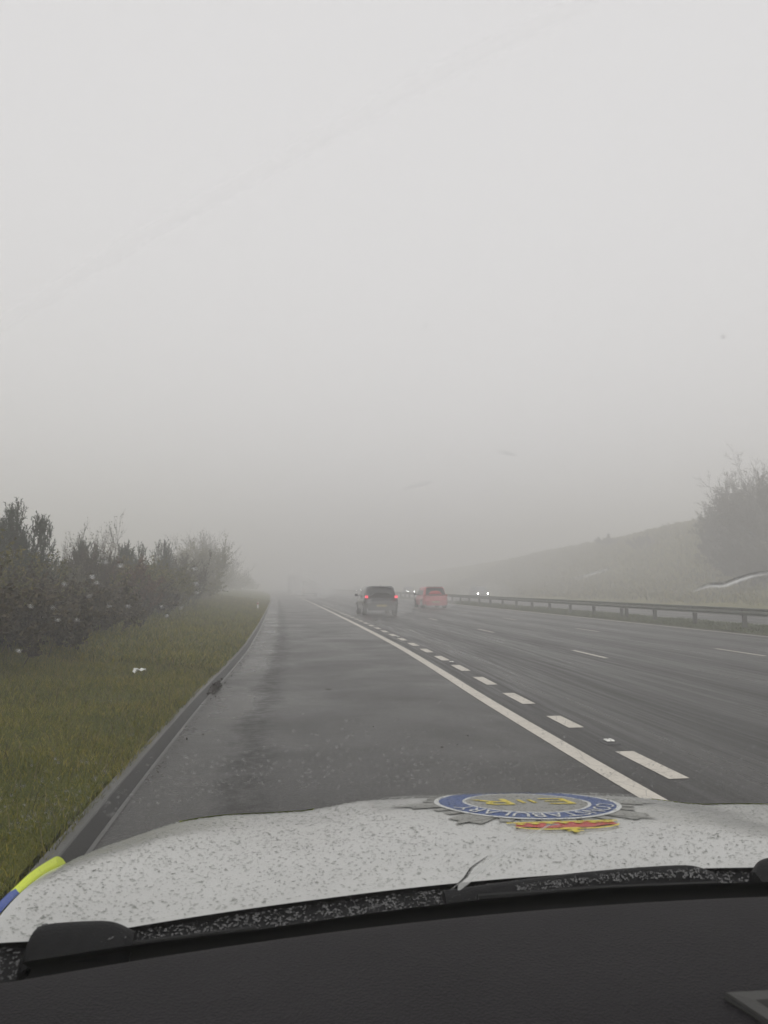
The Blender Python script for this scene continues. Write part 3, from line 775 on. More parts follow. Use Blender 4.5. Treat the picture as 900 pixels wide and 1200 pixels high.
# bonnet surface
CP = [(0, .952), (.165, .953), (.27, .9465), (.50, .924), (.74, .890), (.84, .850), (.92, .80), (.98, .72), (1.02, .62)]
def yrear(t): return 1.385 - .19 * t * t
def yfront(t): return 2.40 - .16 * t ** 2 - .42 * t ** 6
def sm(a, b, x):
    x = min(1, max(0, (x - a) / (b - a))); return x * x * (3 - 2 * x)
RT0 = [-1.1, -.97, -.9, -.8, -.5, 0, .5, .8, 1.1]; RT1 = [.038, .0345, .0235, .0206, .019, .0212, .0225, .022, .026]
GT0 = [-1.05, -.97, -.93, -.88, -.8, -.7, -.6, -.5, -.45, -.4, -.35, -.3, 0, .2, .3, .4, .5, .55, .6, .7, .8, .9, .97]
GT1 = [.048, .046, .045, .043, .0445, .036, .0245, .0185, .022, .0275, .0325, .0318, .0300, .0257, .0235, .0190, .0085, .003, .002, .012, .022, .024, .015]
def bz(x, y):
    t = min(1.12, abs(x - CX) / 1.0)
    s = (y - yrear(t)) / (yfront(t) - yrear(t)) * 1.02
    z = float(np.interp(s, [a for a, b in CP], [b for a, b in CP]))
    fs = sm(.1, .5, s)
    q = s / .45; q = min(1, max(0, q)); q = q * q * (3 - 2 * q)
    ts = x - CX
    return z + (1 - q) * float(np.interp(ts, RT0, RT1)) + q * float(np.interp(ts, GT0, GT1))
def bsmooth(x, y):
    return (bz(x, y - .03) + bz(x, y - .015) + bz(x, y) + bz(x, y + .015) + bz(x, y + .03)) / 5
TB = .985   # half width of the bonnet
rows_ = []
NS, NX = 64, 90
for i in range(NS + 1):
    r_ = []
    for j in range(NX + 1):
        x = CX - TB + 2 * TB * j / NX; t = abs(x - CX)
        y = yrear(t) + (yfront(t) - yrear(t)) * i / NS
        r_.append(rel((x, y, bsmooth(x, y) if 0 < i else bz(x, y))))
    rows_.append(r_)
m = MB(); m.grid(rows_)
bon = m.build('bonnet', M['pwhite'], pc, smooth=True)
m = MB(); m.grid([[(p[0], p[1] - .002, p[2] - .001) for p in rows_[0]], [(p[0], p[1] + .004, p[2] - .014) for p in rows_[0]]]); m.build('bonnet_seal', M['frit'], bon)
# hi-vis strip along the leading edge
for sg in (-1, 1):
    sr = []
    for i in (.735, .755, .775, .80):
        r_ = []
        for j in range(31):
            x = CX + sg * (.47 + .33 * j / 30); t = abs(x - CX); y = yrear(t) + (yfront(t) - yrear(t)) * i
            r_.append(rel((x, y, bsmooth(x, y) + .0035)))
        sr.append(r_)
    m = MB(); m.grid(sr); m.build('reflective_strip', M['pyellow'], bon, smooth=True)

# wings with battenburg blocks
for s in (-1, 1):
    W0 = []
    for i in range(41):
        f = i / 40; t = TB + .006; x0 = CX + s * t; y = yrear(t) + (yfront(t) - yrear(t)) * f * .97
        z = bsmooth(x0, y)
        z0_ = z; z += .001 + .002 * sm(0, .25, f) + .016 * sm(.25, .75, f)
        W0.append([rel((x0, y, z0_ - .004)), rel((x0 + s * .007, y, z)), rel((x0 + s * .016, y, z - .005)), rel((x0 + s * .08, y, z - .08)), rel((x0 + s * .085, y, .45))])
    m = MB()
    b = len(m.v); m.grid(W0)
    for k, f_ in enumerate(m.f):
        i, j = k // 4, k % 4
        m.m[k] = 2 if i < 13 else 1
    m.build('wing', [M['pwhite'], M['pyellow'], M['pblue']], pc, smooth=True)

def decal(name, polys, mats, parent, lift):
    """flat film pieces laid on the bonnet; polys: list of (points, material index) in badge coordinates"""
    m = MB()
    for pts, mi, *lf in polys:
        dz = lift + (lf[0] if lf else 0)
        vs = [rel((CXB - p, CYB - q, bsmooth(CXB - p, CYB - q) + dz)) for p, q in pts]
        m.add(vs, [tuple(range(len(vs)))], mi)
    return m.build(name, mats, parent)
CXB, CYB = CX + .055, 1.935
RO, RI = .232, .152
def arcring(r0, r1, n=72, a0=0, a1=2 * math.pi, mi=0, lf=0.0):
    out = []
    for i in range(n):
        a, b = a0 + (a1 - a0) * i / n, a0 + (a1 - a0) * (i + 1) / n
        out.append(([(r0 * math.cos(a), r0 * math.sin(a)), (r1 * math.cos(a), r1 * math.sin(a)), (r1 * math.cos(b), r1 * math.sin(b)), (r0 * math.cos(b), r0 * math.sin(b))], mi, lf))
    return out
# star rays, grey with white slits
pol = []
for k in range(32):
    a = 2 * math.pi * (k + .5) / 32; main = k % 4 in (0, 3)
    Ln = .30 if k % 4 in (0, 3) else .262
    w = math.pi / 32 * .86
    r_in = RO - .01
    pol.append(([(r_in * math.cos(a - w), r_in * math.sin(a - w)), (Ln * math.cos(a - w * .6), Ln * math.sin(a - w * .6)), (Ln * math.cos(a + w * .6), Ln * math.sin(a + w * .6)), (r_in * math.cos(a + w), r_in * math.sin(a + w))], 0, 0.0))
for k, Ln in ((0, .36), (4, .36), (1, .335), (3, .335), (5, .335), (7, .335)):
    a = math.pi * k / 4; w = .17
    pol.append(([(RO * math.cos(a - w), RO * math.sin(a - w)), (Ln * math.cos(a), Ln * math.sin(a)), (RO * math.cos(a + w), RO * math.sin(a + w))], 0, .0006))
decal('star_badge', pol, [M['sticker_grey']], bon, .002)
pol = arcring(RO - .012, RO, mi=1) + arcring(RI + .008, RO - .012, mi=0) + arcring(RI, RI + .008, mi=1)
decal('badge_ring', pol, [M['sticker_blue'], M['sticker_white']], bon, .0036)
pol = []
for i in range(8):
    r0, r1 = RI * i / 8, RI * (i + 1) / 8
    pol += arcring(r0, r1, 48)
decal('badge_centre', pol, [M['sticker_grey']], bon, .0036)
def text_decal(txt, size, place, mat, parent, lift, name):
    cu = bpy.data.curves.new('t', 'FONT'); cu.body = txt; cu.size = size; cu.align_x = 'CENTER'; cu.align_y = 'CENTER'; cu.resolution_u = 3
    ob = bpy.data.objects.new('t', cu); COL.objects.link(ob)
    bpy.context.view_layer.update()
    me = bpy.data.meshes.new_from_object(ob.evaluated_get(bpy.context.evaluated_depsgraph_get()))
    bpy.data.objects.remove(ob)
    for v in me.vertices:
        p, q = place(v.co.x, v.co.y); x, y = CXB - p, CYB - q
        v.co = Vector(rel((x, y, bsmooth(x, y) + lift)))
    me.materials.append(mat); me.name = name
    o = bpy.data.objects.new(name, me); COL.objects.link(o); o.parent = parent; return o
RT_ = (RO - .012 + RI + .008) / 2
def on_arc(x, y): a = math.pi / 2 - x / RT_; r = RT_ + y; return r * math.cos(a), r * math.sin(a)
text_decal('CONSTABULARY', .062, on_arc, M['sticker_white'], bon, .0052, 'badge_lettering')
for ch_, sz_, xo_ in (('E', .150, -.082), ('R', .150, .082), ('I', .09, -.014), ('I', .09, .014)):
    text_decal(ch_, sz_, lambda x, y, xo_=xo_: (x * 1.15 + xo_, y), M['sticker_yellow'], bon, .0052, 'badge_letter')
# crown towards the windscreen
pol = []
cy = RO + .018
pol.append(([(-.115, cy), (.105, cy), (.115, cy + .035), (-.115, cy + .035)], 1, 0.0))
pol.append(([(-.13, cy - .006), (.125, cy - .006), (.125, cy + .004), (-.13, cy + .004)], 0, .0006))
pol.append(([(-.115, cy + .010), (-.06, cy + .010), (-.06, cy + .016), (-.115, cy + .016)], 0, .0008))
for k in range(7):
    a = -.10 + k * .033
    pol.append(([(a, cy + .008), (a + .012, cy + .014), (a, cy + .022), (a - .012, cy + .014)], 0, .0010))
for sgn in (-1, 1):
    for k in range(6):
        f0, f1 = k / 6, (k + 1) / 6
        A = lambda f, o: (sgn * (.118 - .118 * f ** 1.5), cy + .030 + .030 * math.sin(f * math.pi * .62) + o)
        pol.append(([A(f0, 0), A(f1, 0), A(f1, .009), A(f0, .009)], 0, .0012))
pol.append(([(-.095, cy + .034), (.095, cy + .034), (.05, cy + .052), (-.05, cy + .052)], 1, .0004))
pol.append(([(-.018, cy + .052), (.018, cy + .052), (.022, cy + .066), (0, cy + .075), (-.022, cy + .066)], 0, .0006))
pol.append(([(-.006, cy + .072), (.006, cy + .072), (.006, cy + .092), (-.006, cy + .092)], 0, .0010))
pol.append(([(-.018, cy + .079), (.018, cy + .079), (.018, cy + .085), (-.018, cy + .085)], 0, .0014))
decal('badge_crown', pol, [M['sticker_yellow'], M['sticker_red']], bon, .0024)

# body shell around and below
m = MB()
for s in (-1, 1): pass
bp = []
for i in range(25):
    x = CX - 1.06 + 2.12 * i / 24; t = min(.985, abs(x - CX)); yf = yfront(t)
    z0 = .60
    bp.append([rel((x, yf + .0, z0 + .02)), rel((x, yf + .05, z0 - .03)), rel((x, yf + .07, .42)), rel((x, yf + .02, .25))])
m.grid(bp); m.build('front_bumper', M['pwhite'], pc, smooth=True)
m = MB(); m.box(rel((CX, 2.455, .50)), (.9, .02, .12)); m.build('grille', M['plastic'], pc)
for s in (-1, 1):
    m = MB(); m.tube([rel((CX + s * .78, 1.75, .37)), rel((CX + s * 1.02, 1.75, .37))], [.37, .37], 28); w = m.build('wheel', M['tyre'], pc)
    m = MB(); m.tube([rel((CX + s * 1.0, 1.75, .37)), rel((CX + s * 1.03, 1.75, .37))], [.25, .24], 10); m.build('rim', M['rim'], w)
    m = MB(); m.tube([rel((CX + s * .78, -1.15, .37)), rel((CX + s * 1.02, -1.15, .37))], [.37, .37], 28); w = m.build('wheel', M['tyre'], pc)
    m = MB(); m.tube([rel((CX + s * 1.0, -1.15, .37)), rel((CX + s * 1.03, -1.15, .37))], [.25, .24], 10); m.build('rim', M['rim'], w)

# windscreen: ruled between a base arc and a header arc
def gb(x):   # base arc
    t = x - CX; return 1.263 + .005 * t - .146 * t * t
SL = 1.54
def gpt(x, z): return np.array([x, gb(x) - (z - .985) * (SL - .0 * abs(x - CX)), z])
GZ0, GZ1 = .955, 1.74
def gx(x, z): return CX + (x - CX) * (1 - .22 * (z - GZ0) / (GZ1 - GZ0))
m = MB(); m.grid([[rel(gpt(gx(CX - .96 + 1.92 * j / 30, GZ0 + (GZ1 - GZ0) * i / 12), GZ0 + (GZ1 - GZ0) * i / 12)) for j in range(31)] for i in range(13)])
t = NT('windscreen_glass'); tr = t.n('ShaderNodeBsdfTransparent'); tr.inputs[0].default_value = (.965, .96, .955, 1); t.l(tr.outputs[0], t.out.inputs[0]); M['wglass'] = t.m
m.build('windscreen', M['wglass'], pc, smooth=True)

# cowl between bonnet and glass
rr = []
for j in range(61):
    x = CX - .99 + 1.98 * j / 60; t_ = abs(x - CX); yr = yrear(t_) + .012; yg = min(gb(x) + .004, yr - .05); zr = bz(x, yrear(t_)) - .005
    rr.append([rel((x, yr, zr)), rel((x, yr - (yr - yg) * .22, zr - .010)), rel((x, yr - (yr - yg) * .5, zr - .018)), rel((x, yr - (yr - yg) * .85, zr - .026)), rel((x, yg - .02, zr - .028))])
m = MB(); m.grid(rr, flip=True); m.build('cowl_panel', M['cowl'], pc, smooth=True)
# black border of the glass and the gap down to the dashboard
def on_glass(u, v, off=.001):
    d = ray(u, v); lo, hi = .02, 3.0
    for _ in range(50):
        s_ = (lo + hi) / 2; p = CAM + d * s_
        if p[1] > gb(p[0]) - (p[2] - .985) * SL: hi = s_
        else: lo = s_
    p = CAM + d * lo; n = gnorm(p[0], p[2]); return p + n * off, n
def gnorm(x, z):
    a = gpt(x + .01, z) - gpt(x - .01, z); b = gpt(x, z + .01) - gpt(x, z - .01); n = np.cross(a, b); n = n / np.linalg.norm(n); return n if n[1] > 0 else -n
FT = np.array([on_glass(u, v)[0] for u, v in [(-40, 1138), (0, 1131), (153, 1107), (307, 1088), (460, 1066), (695, 1041), (900, 1033), (1000, 1031)]])
print('FRIT', FT)
rr = []
for j in range(61):
    x = CX - .9 + 1.8 * j / 60
    zf = float(np.interp(x, FT[:, 0], FT[:, 2]))
    rr.append([rel(gpt(x, zf) + np.array([0, -.003, 0])), rel(gpt(x, zf - .03) + np.array([0, -.004, 0])), rel((x, gb(x) - .04, zf - .05)), rel((x, gb(x) - .12, zf - .09))])
m = MB(); m.grid(rr); m.build('glass_border', M['frit'], pc, smooth=True)

# dashboard
DE = [(0, 1150.7), (153, 1126.7), (306.6, 1103.7), (460, 1081.8), (542, 1076), (600, 1066.7), (695, 1061), (750, 1056), (900, 1050.5)]
DZ = 1.005
pe = np.array([at_z(u, v, DZ) for u, v in DE])
cf = np.polyfit(pe[:, 0] - CX, pe[:, 1], 2)
def dy_(x): return float(cf[0] * (x - CX) ** 2 + cf[1] * (x - CX) + cf[2])
print('DASH arc', cf, pe[:, 1])
prof = [(.012, -.03), (.006, -.008), (0, 0), (-.012, .003), (-.05, .006), (-.15, .010), (-.28, .008), (-.36, -.004), (-.43, -.035), (-.47, -.08), (-.50, -.22), (-.47, -.42)]
rr = []
for j in range(81):
    x = CX - .95 + 1.9 * j / 80; y0 = dy_(max(min(x, CX + .9), CX - .9))
    rr.append([rel((x, y0 + a, DZ + b)) for a, b in prof])
m = MB(); m.grid(rr, flip=True); db = m.build('dashboard', M['dash'], pc, smooth=True)
md = db.modifiers.new('s', 'SUBSURF'); md.levels = md.render_levels = 1
# vent bezel at the lower right
def on_dash(u, v, dz=0):
    # meet the dash top by iteration
    z = DZ
    for _ in range(12):
        p = at_z(u, v, z); a = p[1] - dy_(p[0]); z = DZ + float(np.interp(-a, [-c for c, d in prof[2:]], [d for c, d in prof[2:]]))
    p = at_z(u, v, z); return np.array([p[0], p[1], z + dz])
A0, A1 = on_dash(848, 1168, .004), on_dash(908, 1208, .004)
dirx = unit(A1 - A0); top = on_dash(960, 1162, .004); diry = unit(top - A0)
def V2(a, b, dz=0): return rel(A0 + dirx * a + diry * b + np.array([0, 0, dz]))
# bezel outline: a quadrilateral frame reaching past the frame's corner
L1, L2 = .20, .26; q = .011
def quadp(i0, dz): return [V2(i0, i0, dz), V2(L1 - i0, i0, dz), V2(L1 - i0, L2 - i0, dz), V2(i0, L2 - i0, dz)]
m = MB(); o0, o1, o2, o3 = quadp(0, -.006), quadp(.002, .002), quadp(.020, .003), quadp(.024, -.004)
for A_, B_ in ((o0, o1), (o1, o2), (o2, o3)):
    m.add(A_ + B_, [(k_, (k_ + 1) % 4, 4 + (k_ + 1) % 4, 4 + k_) for k_ in range(4)])
bz_ = m.build('vent_bezel', M['dash_trim'], db)
m = MB(); m.add(o3, [(0, 1, 2, 3)])
for k_ in range(9):
    a = .034 + k_ * .018; m.add([V2(a, .024, -.001), V2(a + .007, .024, -.001), V2(a + .007, L2 - .024, -.001), V2(a, L2 - .024, -.001)], [(0, 1, 2, 3)])
m.build('vent_grille', M['plastic'], db)
m = MB(); e0, e1 = V2(-.0025, -.0025, -.0005), V2(L1, -.0025, -.0005)
m.add([V2(-.004, -.004, .0), V2(L1, -.004, .0), V2(L1, -.0005, .0005), V2(-.0005, -.0005, .0005)], [(0, 1, 2, 3)]); m.build('vent_seam', M['frit'], db)

# wipers lying in the cowl
def wiper(pts, lift, wid, name='wiper'):
    """pts: picture points on the visible top edge, at cowl height"""
    c3_ = [at_z(u, v, z) for u, v, z in pts]
    n = len(c3_); rows2 = []
    for i, p in enumerate(c3_):
        h = lift[i]; rows2.append([rel((p[0], p[1] + wid * .5, p[2] - h)), rel((p[0], p[1] + wid * .35, p[2] - h * .2)), rel(p), rel((p[0], p[1] - wid * .5, p[2] - h * .25)), rel((p[0], p[1] - wid, p[2] - h))])
    m = MB(); loft(m, rows2); o = m.build(name, M['cowl'], pc, smooth=False); o.modifiers.new('b', 'SUBSURF').render_levels = 2; return o
w1 = wiper([(31, 1112, .985), (36, 1092, .998), (46, 1082, 1.004), (80, 1079.5, 1.004), (122, 1077.5, 1.003), (136, 1080, 1.000), (150, 1087, .994), (158, 1092, .985)], [.035] * 8, .05)
m = MB(); m.tube([rel(at_z(44, 1122, .972)), rel(at_z(160, 1106, .972)), rel(at_z(300, 1088, .970))], [.006, .005, .004], 8); m.build('wiper_arm', M['frit'], w1)
w2 = wiper([(520, 1044, .975), (600, 1031, .984), (690, 1020, .988), (760, 1014.5, .990), (800, 1012.5, .990), (815, 1013.5, .988), (826, 1017, .985), (836, 1022, .975)], [.018, .022, .025, .025, .025, .025, .024, .02], .03)
m = MB(); m.tube([rel(at_z(560, 1052, .972)), rel(at_z(700, 1042, .972)), rel(at_z(840, 1036, .970))], [.006, .006, .005], 8); m.build('wiper_arm', M['frit'], w2)
w3 = wiper([(884, 1022, .980), (889, 1010, .992), (897, 1004, .996), (930, 1001, .996), (980, 1000, .996), (1000, 1008, .985)], [.03] * 6, .04)

# cabin: pillars, roof, doors, mirror, wheel
for s in (-1, 1):
    m = MB(); a = gpt(CX + s * 1.03, .985) + np.array([0, .06, 0]); b = gpt(CX + s * .80, 1.74)
    m.tube([rel(a + np.array([s * .02, .02, -.02])), rel((a + b) / 2 + np.array([s * .03, 0, .0])), rel(b + np.array([s * .02, 0, .02]))], [.05, .045, .045], 8); m.build('pillar', M['pwhite'], pc, smooth=True)
    m = MB(); m.grid([[rel((CX + s * 1.03, .80 - .25 * j, z)) for j in range(9)] for z in (.35, .6, .86)]); o = m.build('door', M['pyellow'], pc); o.modifiers.new('t', 'SOLIDIFY').thickness = .06
    m = MB(); m.box(rel((CX + s * 1.13, .62, 1.06)), (.22, .10, .16), taper=.85); m.build('door_mirror', M['plastic'], pc)
m = MB(); rr = []
for i in range(9):
    f = i / 8; r_ = []
    for j in range(17):
        x = CX - .80 + 1.60 * j / 16; y = gb(x) - (GZ1 - .985) * SL - 2.2 * f
        r_.append(rel((x, y, GZ1 + .008 + .06 * math.sin(min(1, f * 2) * math.pi / 2) - .05 * abs((x - CX) / .80) ** 4)))
    rr.append(r_)
m.grid(rr); o = m.build('roof', M['headliner'], pc, smooth=True); md = o.modifiers.new('t', 'SOLIDIFY'); md.thickness = .04; md.offset = 1
m = MB(); cpt = Vector(rel((CX + .38, .30, 1.0))); ax = Matrix.Rotation(R(-62), 3, 'X')
m.tube([cpt + ax @ Vector((math.cos(a) * .18, math.sin(a) * .18, 0)) for a in [2 * math.pi * k_ / 32 for k_ in range(33)]], .014, 8)
sw = m.build('steering_wheel', M['plastic'], pc, smooth=True)
m = MB(); m.tube([cpt + ax @ Vector((0, 0, -.02)), cpt + ax @ Vector((0, 0, .02))], [.06, .05], 16); m.box(tuple(cpt), (.33, .02, .03)); m.build('steering_hub', M['plastic'], sw)
tag(pc, 'white police car bonnet and dark dashboard in the foreground, seen from the passenger seat', 'police car')

# ------------------------------------------------------------------ rain on the car
def dome_arrays(C, N, r, asp, hh, seg=7, rings=2, closed=True):
    return None
def drops(name, pts, mat, label, seg=7, rings=2, closed=False):
    """pts: list of (centre, normal, radius, stretch dir or None, stretch, height)"""
    m = MB()
    for c, n, r, sd, st, hh in pts:
        n = unit(n); a = cross(n, (0., 0., 1.)) if abs(n[2]) < .95 else cross(n, np.array([1., 0, 0]))
        a = unit(a); b = cross(n, a)
        if sd is not None:
            a = unit(sd - n * np.dot(sd, n)); b = cross(n, a)
        vs = []; fs = []
        ph = rng.uniform(0, 6.28); wob = rng.uniform(.8, 1.2, seg)
        for k_ in range(rings):
            t = math.pi / 2 * k_ / rings; q = math.cos(t) * r; z = math.sin(t) * r * hh
            for j in range(seg):
                an = 2 * math.pi * j / seg
                vs.append(c + (a * math.cos(an) * st + b * math.sin(an)) * q * wob[j] + n * z)
        vs.append(c + n * r * hh); top = rings * seg
        for k_ in range(rings - 1):
            for j in range(seg):
                j2 = (j + 1) % seg; fs.append((k_ * seg + j, k_ * seg + j2, (k_ + 1) * seg + j2, (k_ + 1) * seg + j))
        for j in range(seg): fs.append(((rings - 1) * seg + j, (rings - 1) * seg + (j + 1) % seg, top))
        if closed: fs.append(tuple(reversed(range(seg))))
        m.add(vs, fs)
    o = m.build(name, mat, smooth=True); tag(o, label, 'raindrops', kind='stuff'); return o
t = NT('rain_bead'); tc = t.n('ShaderNodeTexCoord').outputs['Object']; f = t.noise(tc, 40, 2)
tr = t.n('ShaderNodeBsdfTransparent'); t.l(t.ramp(f, [(.3, (.82, .83, .81)), (.7, (.95, .96, .94))]), tr.inputs[0])
gl = t.n('ShaderNodeBsdfGlossy'); gl.inputs['Roughness'].default_value = .12; gl.inputs['Color'].default_value = (.9, .9, .9, 1)
fr = t.n('ShaderNodeFresnel'); fr.inputs[0].default_value = 1.33
mx = t.n('ShaderNodeMixShader'); t.l(fr.outputs[0], mx.inputs[0]); t.l(tr.outputs[0], mx.inputs[1]); t.l(gl.outputs[0], mx.inputs[2]); t.l(mx.outputs[0], t.out.inputs[0]); M['bead'] = t.m
t = NT('rain_glass'); g_ = t.n('ShaderNodeBsdfGlass'); g_.inputs['IOR'].default_value = 1.33; g_.inputs['Roughness'].default_value = 0.0
tc = t.n('ShaderNodeTexCoord').outputs['Object']; t.l(t.ramp(t.noise(tc, 9, 2), [(.3, (.95, .95, .95)), (.7, (1, 1, 1))]), g_.inputs[0]); t.l(g_.outputs[0], t.out.inputs[0]); M['rainglass'] = t.m

pts = []
for i in range(19000):
    x = rng.uniform(CX - .97, CX + .75); t_ = abs(x - CX); y = yrear(t_) + .01 + (yfront(t_) * .97 - yrear(t_) - .01) * rng.random()
    r = .0010 + .0018 * rng.random() ** 2.5
    z = bsmooth(x, y); n = np.array([-(bsmooth(x + .01, y) - bsmooth(x - .01, y)) / .02, -(bsmooth(x, y + .01) - bsmooth(x, y - .01)) / .02, 1.])
    an = rng.normal() * .5
    if (x - CXB) ** 2 + (y - CYB) ** 2 < .14: z += .0048
    pts.append((np.array([x, y, z + .0006]), n, r, np.array([math.cos(an), math.sin(an), 0]), rng.uniform(.9, 1.7), .45))
drops('raindrops', pts, M['bead'], 'beads of rain all over the white bonnet', 6, 2)
pts = []
for i in range(5200):
    x = rng.uniform(CX - .97, CX + .75); t_ = abs(x - CX); yr = yrear(t_); f_ = rng.random()
    yg = min(gb(x) + .004, yr + .012 - .05); zr = bz(x, yr) - .005; y = yr + .01 - (yr - yg) * (.02 + .75 * f_)
    fr_ = .02 + .75 * f_
    z = float(np.interp(fr_, [0, .22, .5, .85], [zr, zr - .010, zr - .018, zr - .026]))
    an = rng.uniform(0, 3.14)
    pts.append((np.array([x, y, z + .0012]), np.array([0, -.1, 1.]), .0010 + .0016 * rng.random() ** 2, np.array([math.cos(an), math.sin(an), 0]), rng.uniform(1, 2.6), .8))
for pl_, n_ in (([(46, 1084, .998), (122, 1080, .998), (150, 1089, .990)], 70), ([(600, 1033, .980), (690, 1023, .984), (760, 1017, .986), (826, 1018, .983)], 420)):
    q_ = np.array([at_z(*a_) for a_ in pl_]); tt_ = np.linspace(0, 1, len(q_))
    for i in range(n_):
        f_ = rng.random(); g_ = rng.random(); c_ = np.array([np.interp(f_, tt_, q_[:, k_]) for k_ in range(3)]) + np.array([0, -.030 * g_, -.008 * g_ + .001])
        an = rng.uniform(0, 3.14); pts.append((c_, np.array([0, -.5, .85]), .0009 + .0012 * rng.random(), np.array([math.cos(an), math.sin(an), 0]), rng.uniform(1, 2.4), .8))
t = NT('rain_bead_bright'); tc = t.n('ShaderNodeTexCoord').outputs['Object']; f = t.noise(tc, 40, 2)
t.bsdf(Base_Color=t.ramp(f, [(.3, (.02, .02, .02)), (.7, (.10, .10, .10))]), Roughness=.22, IOR=1.6); M['bead2'] = t.m
drops('raindrops', pts, M['bead2'], 'beads of rain on the black cowl below the windscreen', 6, 2)
# on the outside of the windscreen
pts = []
for i in range(1500):
    x = rng.uniform(CX - .80, CX + .45); z = GZ0 + .02 + (GZ1 - GZ0 - .03) * rng.random() ** 2.0
    if z > 1.36 and i % 6: continue
    p = gpt(x, z); n = gnorm(x, z); r = (.0004 + .0008 * rng.random() ** 3) * (1 if z < 1.42 else .6)
    pts.append((p + n * .0008, n, r, None, 1.0, .30))
for (u, v, r) in [(113, 684, 2.0), (124, 660, 2.2), (141, 664, 2.4), (108, 677, 2.4), (36, 712, 1.8), (228, 668, 2.2), (230, 685, 2.0), (232, 695, 2.2), (75, 686, 1.8), (22, 764, 2.2), (160, 655, 1.5), (190, 712, 1.8), (212, 714, 1.6), (150, 712, 2), (128, 712, 1.6), (62, 714, 1.6), (499, 384, .7), (196, 723, 2), (68, 728, 1.8), (90, 728, 1.6), (104, 700, 1.5)]:
    p, n = on_glass(u, v); pts.append((p, n, .00062 * r, None, 1.15, .30))
for i in range(900):
    u = rng.uniform(-20, 920); v = 925 + 60 * max(0, (300 - u) / 300) - abs(rng.normal()) * 32
    p, n = on_glass(u, v); pts.append((p + n * .0004, n, rng.uniform(.0005, .0012), None, 1.1, .28))
drops('raindrops', pts, M['rainglass'], 'small raindrops on the outside of the windscreen', 10, 3, True)
t = NT('water_film_thick'); tr = t.n('ShaderNodeBsdfTransparent'); tl = t.n('ShaderNodeBsdfDiffuse'); tl.inputs[0].default_value = (.75, .76, .73, 1)
tl2 = t.n('ShaderNodeBsdfTranslucent'); tl2.inputs[0].default_value = (.85, .86, .84, 1); mm = t.n('ShaderNodeMixShader'); mm.inputs[0].default_value = .7
t.l(tl.outputs[0], mm.inputs[1]); t.l(tl2.outputs[0], mm.inputs[2])
tc = t.n('ShaderNodeTexCoord').outputs['Object']; f = t.noise(tc, 30, 3); mx = t.n('ShaderNodeMixShader'); t.l(t.mapr(f, .3, .7, .34, .44), mx.inputs[0])
t.l(tr.outputs[0], mx.inputs[1]); t.l(mm.outputs[0], mx.inputs[2]); t.l(mx.outputs[0], t.out.inputs[0]); M['film2'] = t.m
# water ridges left by the wiper
def ridge(path, wid, hgt, lab, mat=None):
    n_ = len(path); P5 = []
    for i, (u, v) in enumerate(path):
        p, n = on_glass(u, v, .001); u2, v2 = path[min(i + 1, n_ - 1)]; u1, v1 = path[max(i - 1, 0)]
        d = unit(on_glass(u2, v2)[0] - on_glass(u1, v1)[0]); s_ = cross(n, d); w = wid[i]; k_ = []
        for a in np.linspace(0, math.pi, 7): k_.append(tuple(p + s_ * math.cos(a) * w + n * math.sin(a) * hgt * w))
        P5.append(k_)
    m = MB(); loft(m, P5, capf=True, capb=True)
    b = 0
    for i in range(n_ - 1): m.f.append((i * 7 + 6, i * 7, (i + 1) * 7, (i + 1) * 7 + 6)); m.m.append(0)
    o = m.build('water_streak', mat or M['rainglass'], smooth=False); tag(o, lab, 'water streak', 'streaks of water on the windscreen'); return o
def lerp_path(pts_, n=24):
    t0 = np.linspace(0, 1, len(pts_)); tt = np.linspace(0, 1, n); return [(float(np.interp(q_, t0, [p_[0] for p_ in pts_])), float(np.interp(q_, t0, [p_[1] for p_ in pts_]))) for q_ in tt]
def tap(n, w): return [w * (.08 + .92 * math.sin(math.pi * min(.98, max(.02, i / (n - 1)))) ** .7) for i in range(n)]
ridge(lerp_path([(813, 694), (832, 687), (850, 687), (868, 680), (885, 675), (915, 670)]), tap(24, .0025), .38, 'bright water streak on the windscreen at the right edge above the barrier')
ridge(lerp_path([(672, 680), (688, 676), (704, 671), (715, 668)]), tap(24, .0006), .5, 'small water streak on the windscreen above the middle of the barrier')
ridge(lerp_path([(474, 574), (490, 571), (508, 566)]), tap(24, .0003), .5, 'tiny water streak on the windscreen above the cars')
ridge(lerp_path([(582, 531), (595, 533), (606, 536)]), tap(24, .0003), .5, 'tiny water streak on the windscreen highest in the fog')
ridge(lerp_path([(538, 1044), (548, 1031), (572, 1013), (600, 993), (645, 967)]), [.0105 * min(1, .15 + i / 5) * (1 - i / 24) ** .7 + .0006 for i in range(24)], .02, 'broad pale water streak running up the glass over the bonnet from the cowl', M['film2'])
ridge(lerp_path([(528, 1044), (545, 1030), (553, 1018), (572, 1004)]), tap(24, .0028), .5, 'thin dark water streak along the left of the broad pale one')
# thin smear left across the upper glass
t = NT('water_film'); tr = t.n('ShaderNodeBsdfTransparent'); tl = t.n('ShaderNodeBsdfTranslucent'); tl.inputs[0].default_value = (.95, .95, .95, 1)
tc = t.n('ShaderNodeTexCoord').outputs['Object']; f = t.noise(tc, 30, 3); mx = t.n('ShaderNodeMixShader'); t.l(t.mapr(f, .3, .7, .06, .09), mx.inputs[0])
t.l(tr.outputs[0], mx.inputs[1]); t.l(tl.outputs[0], mx.inputs[2]); t.l(mx.outputs[0], t.out.inputs[0]); M['film'] = t.m
ridge(lerp_path([(-20, 392), (60, 345), (180, 270), (330, 190), (480, 105), (600, 45), (700, -5)], 40), [.0026] * 40, .1, 'long faint wiper smear rising across the upper windscreen', M['film'])

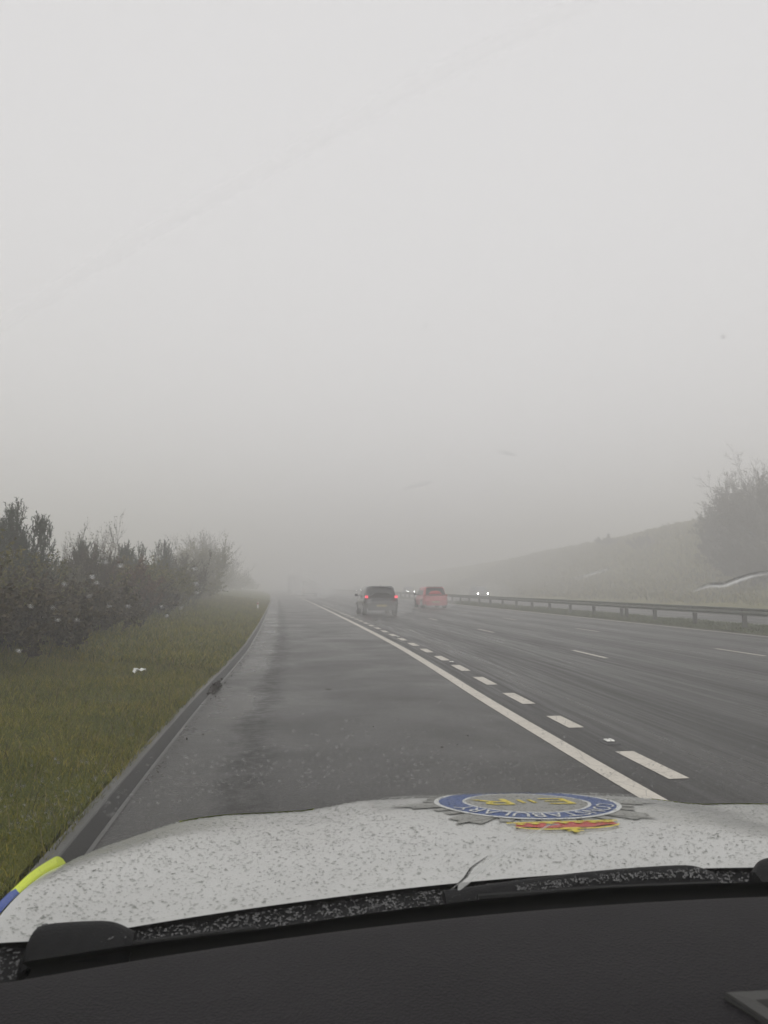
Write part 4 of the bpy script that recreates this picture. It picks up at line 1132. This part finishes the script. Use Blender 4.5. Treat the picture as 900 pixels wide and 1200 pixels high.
# ------------------------------------------------------------------ light
w = bpy.data.worlds.new('World'); scene.world = w; w.use_nodes = True; nt = w.node_tree; nt.nodes.clear()
out = nt.nodes.new('ShaderNodeOutputWorld'); bg = nt.nodes.new('ShaderNodeBackground'); sky = nt.nodes.new('ShaderNodeTexSky')
sky.sky_type = 'NISHITA'; sky.sun_disc = False; sky.sun_elevation = R(38); sky.sun_rotation = R(200); sky.dust_density = 4.0; sky.air_density = 1.0
hs = nt.nodes.new('ShaderNodeHueSaturation'); hs.inputs['Saturation'].default_value = .06
mixn = nt.nodes.new('ShaderNodeMix'); mixn.data_type = 'RGBA'; mixn.inputs[0].default_value = .75
mixn.inputs[7].default_value = (7.05, 7.0, 7.1, 1)     # even cloud deck
nt.links.new(sky.outputs[0], hs.inputs['Color']); nt.links.new(hs.outputs[0], mixn.inputs[6]); nt.links.new(mixn.outputs[2], bg.inputs[0])
bg.inputs[1].default_value = .12; nt.links.new(bg.outputs[0], out.inputs[0])
sl = bpy.data.lights.new('sun', 'SUN'); sl.energy = .6; sl.angle = R(40); sl.color = (1, .98, .95)
so = bpy.data.objects.new('sun', sl); COL.objects.link(so)
az = R(200); el = R(38)
sd = Vector((math.sin(az) * math.cos(el), math.cos(az) * math.cos(el), math.sin(el)))
so.rotation_euler = sd.to_track_quat('Z', 'Y').to_euler()

# ------------------------------------------------------------------ camera
cd = bpy.data.cameras.new('camera'); cam = bpy.data.objects.new('camera', cd); COL.objects.link(cam); scene.camera = cam
cd.sensor_fit = 'VERTICAL'; cd.sensor_height = 36; cd.sensor_width = 27; cd.lens = 27.0; cd.clip_start = .01; cd.clip_end = 3000
cam.location = (0, 0, H)
mat = Matrix(((RT[0], UP[0], -FW[0]), (RT[1], UP[1], -FW[1]), (RT[2], UP[2], -FW[2])))
cam.rotation_euler = mat.to_euler()
cd.dof.use_dof = True; cd.dof.focus_distance = 25.0; cd.dof.aperture_fstop = 27.0 / 2.3

scene.view_settings.view_transform = 'Standard'; scene.view_settings.look = 'None'
scene.view_settings.exposure = 0.26; scene.view_settings.gamma = 1.0; scene.view_settings.use_curve_mapping = False
cy_ = scene.cycles
cy_.use_denoising = True
try: cy_.denoiser = 'OPENIMAGEDENOISE'
except Exception: pass
cy_.max_bounces = 8; cy_.diffuse_bounces = 3; cy_.glossy_bounces = 3; cy_.transmission_bounces = 6; cy_.transparent_max_bounces = 16; cy_.volume_bounces = 3
cy_.caustics_reflective = False; cy_.caustics_refractive = False
cy_.use_adaptive_sampling = True; cy_.adaptive_threshold = .015
cy_.sample_clamp_indirect = 4.0
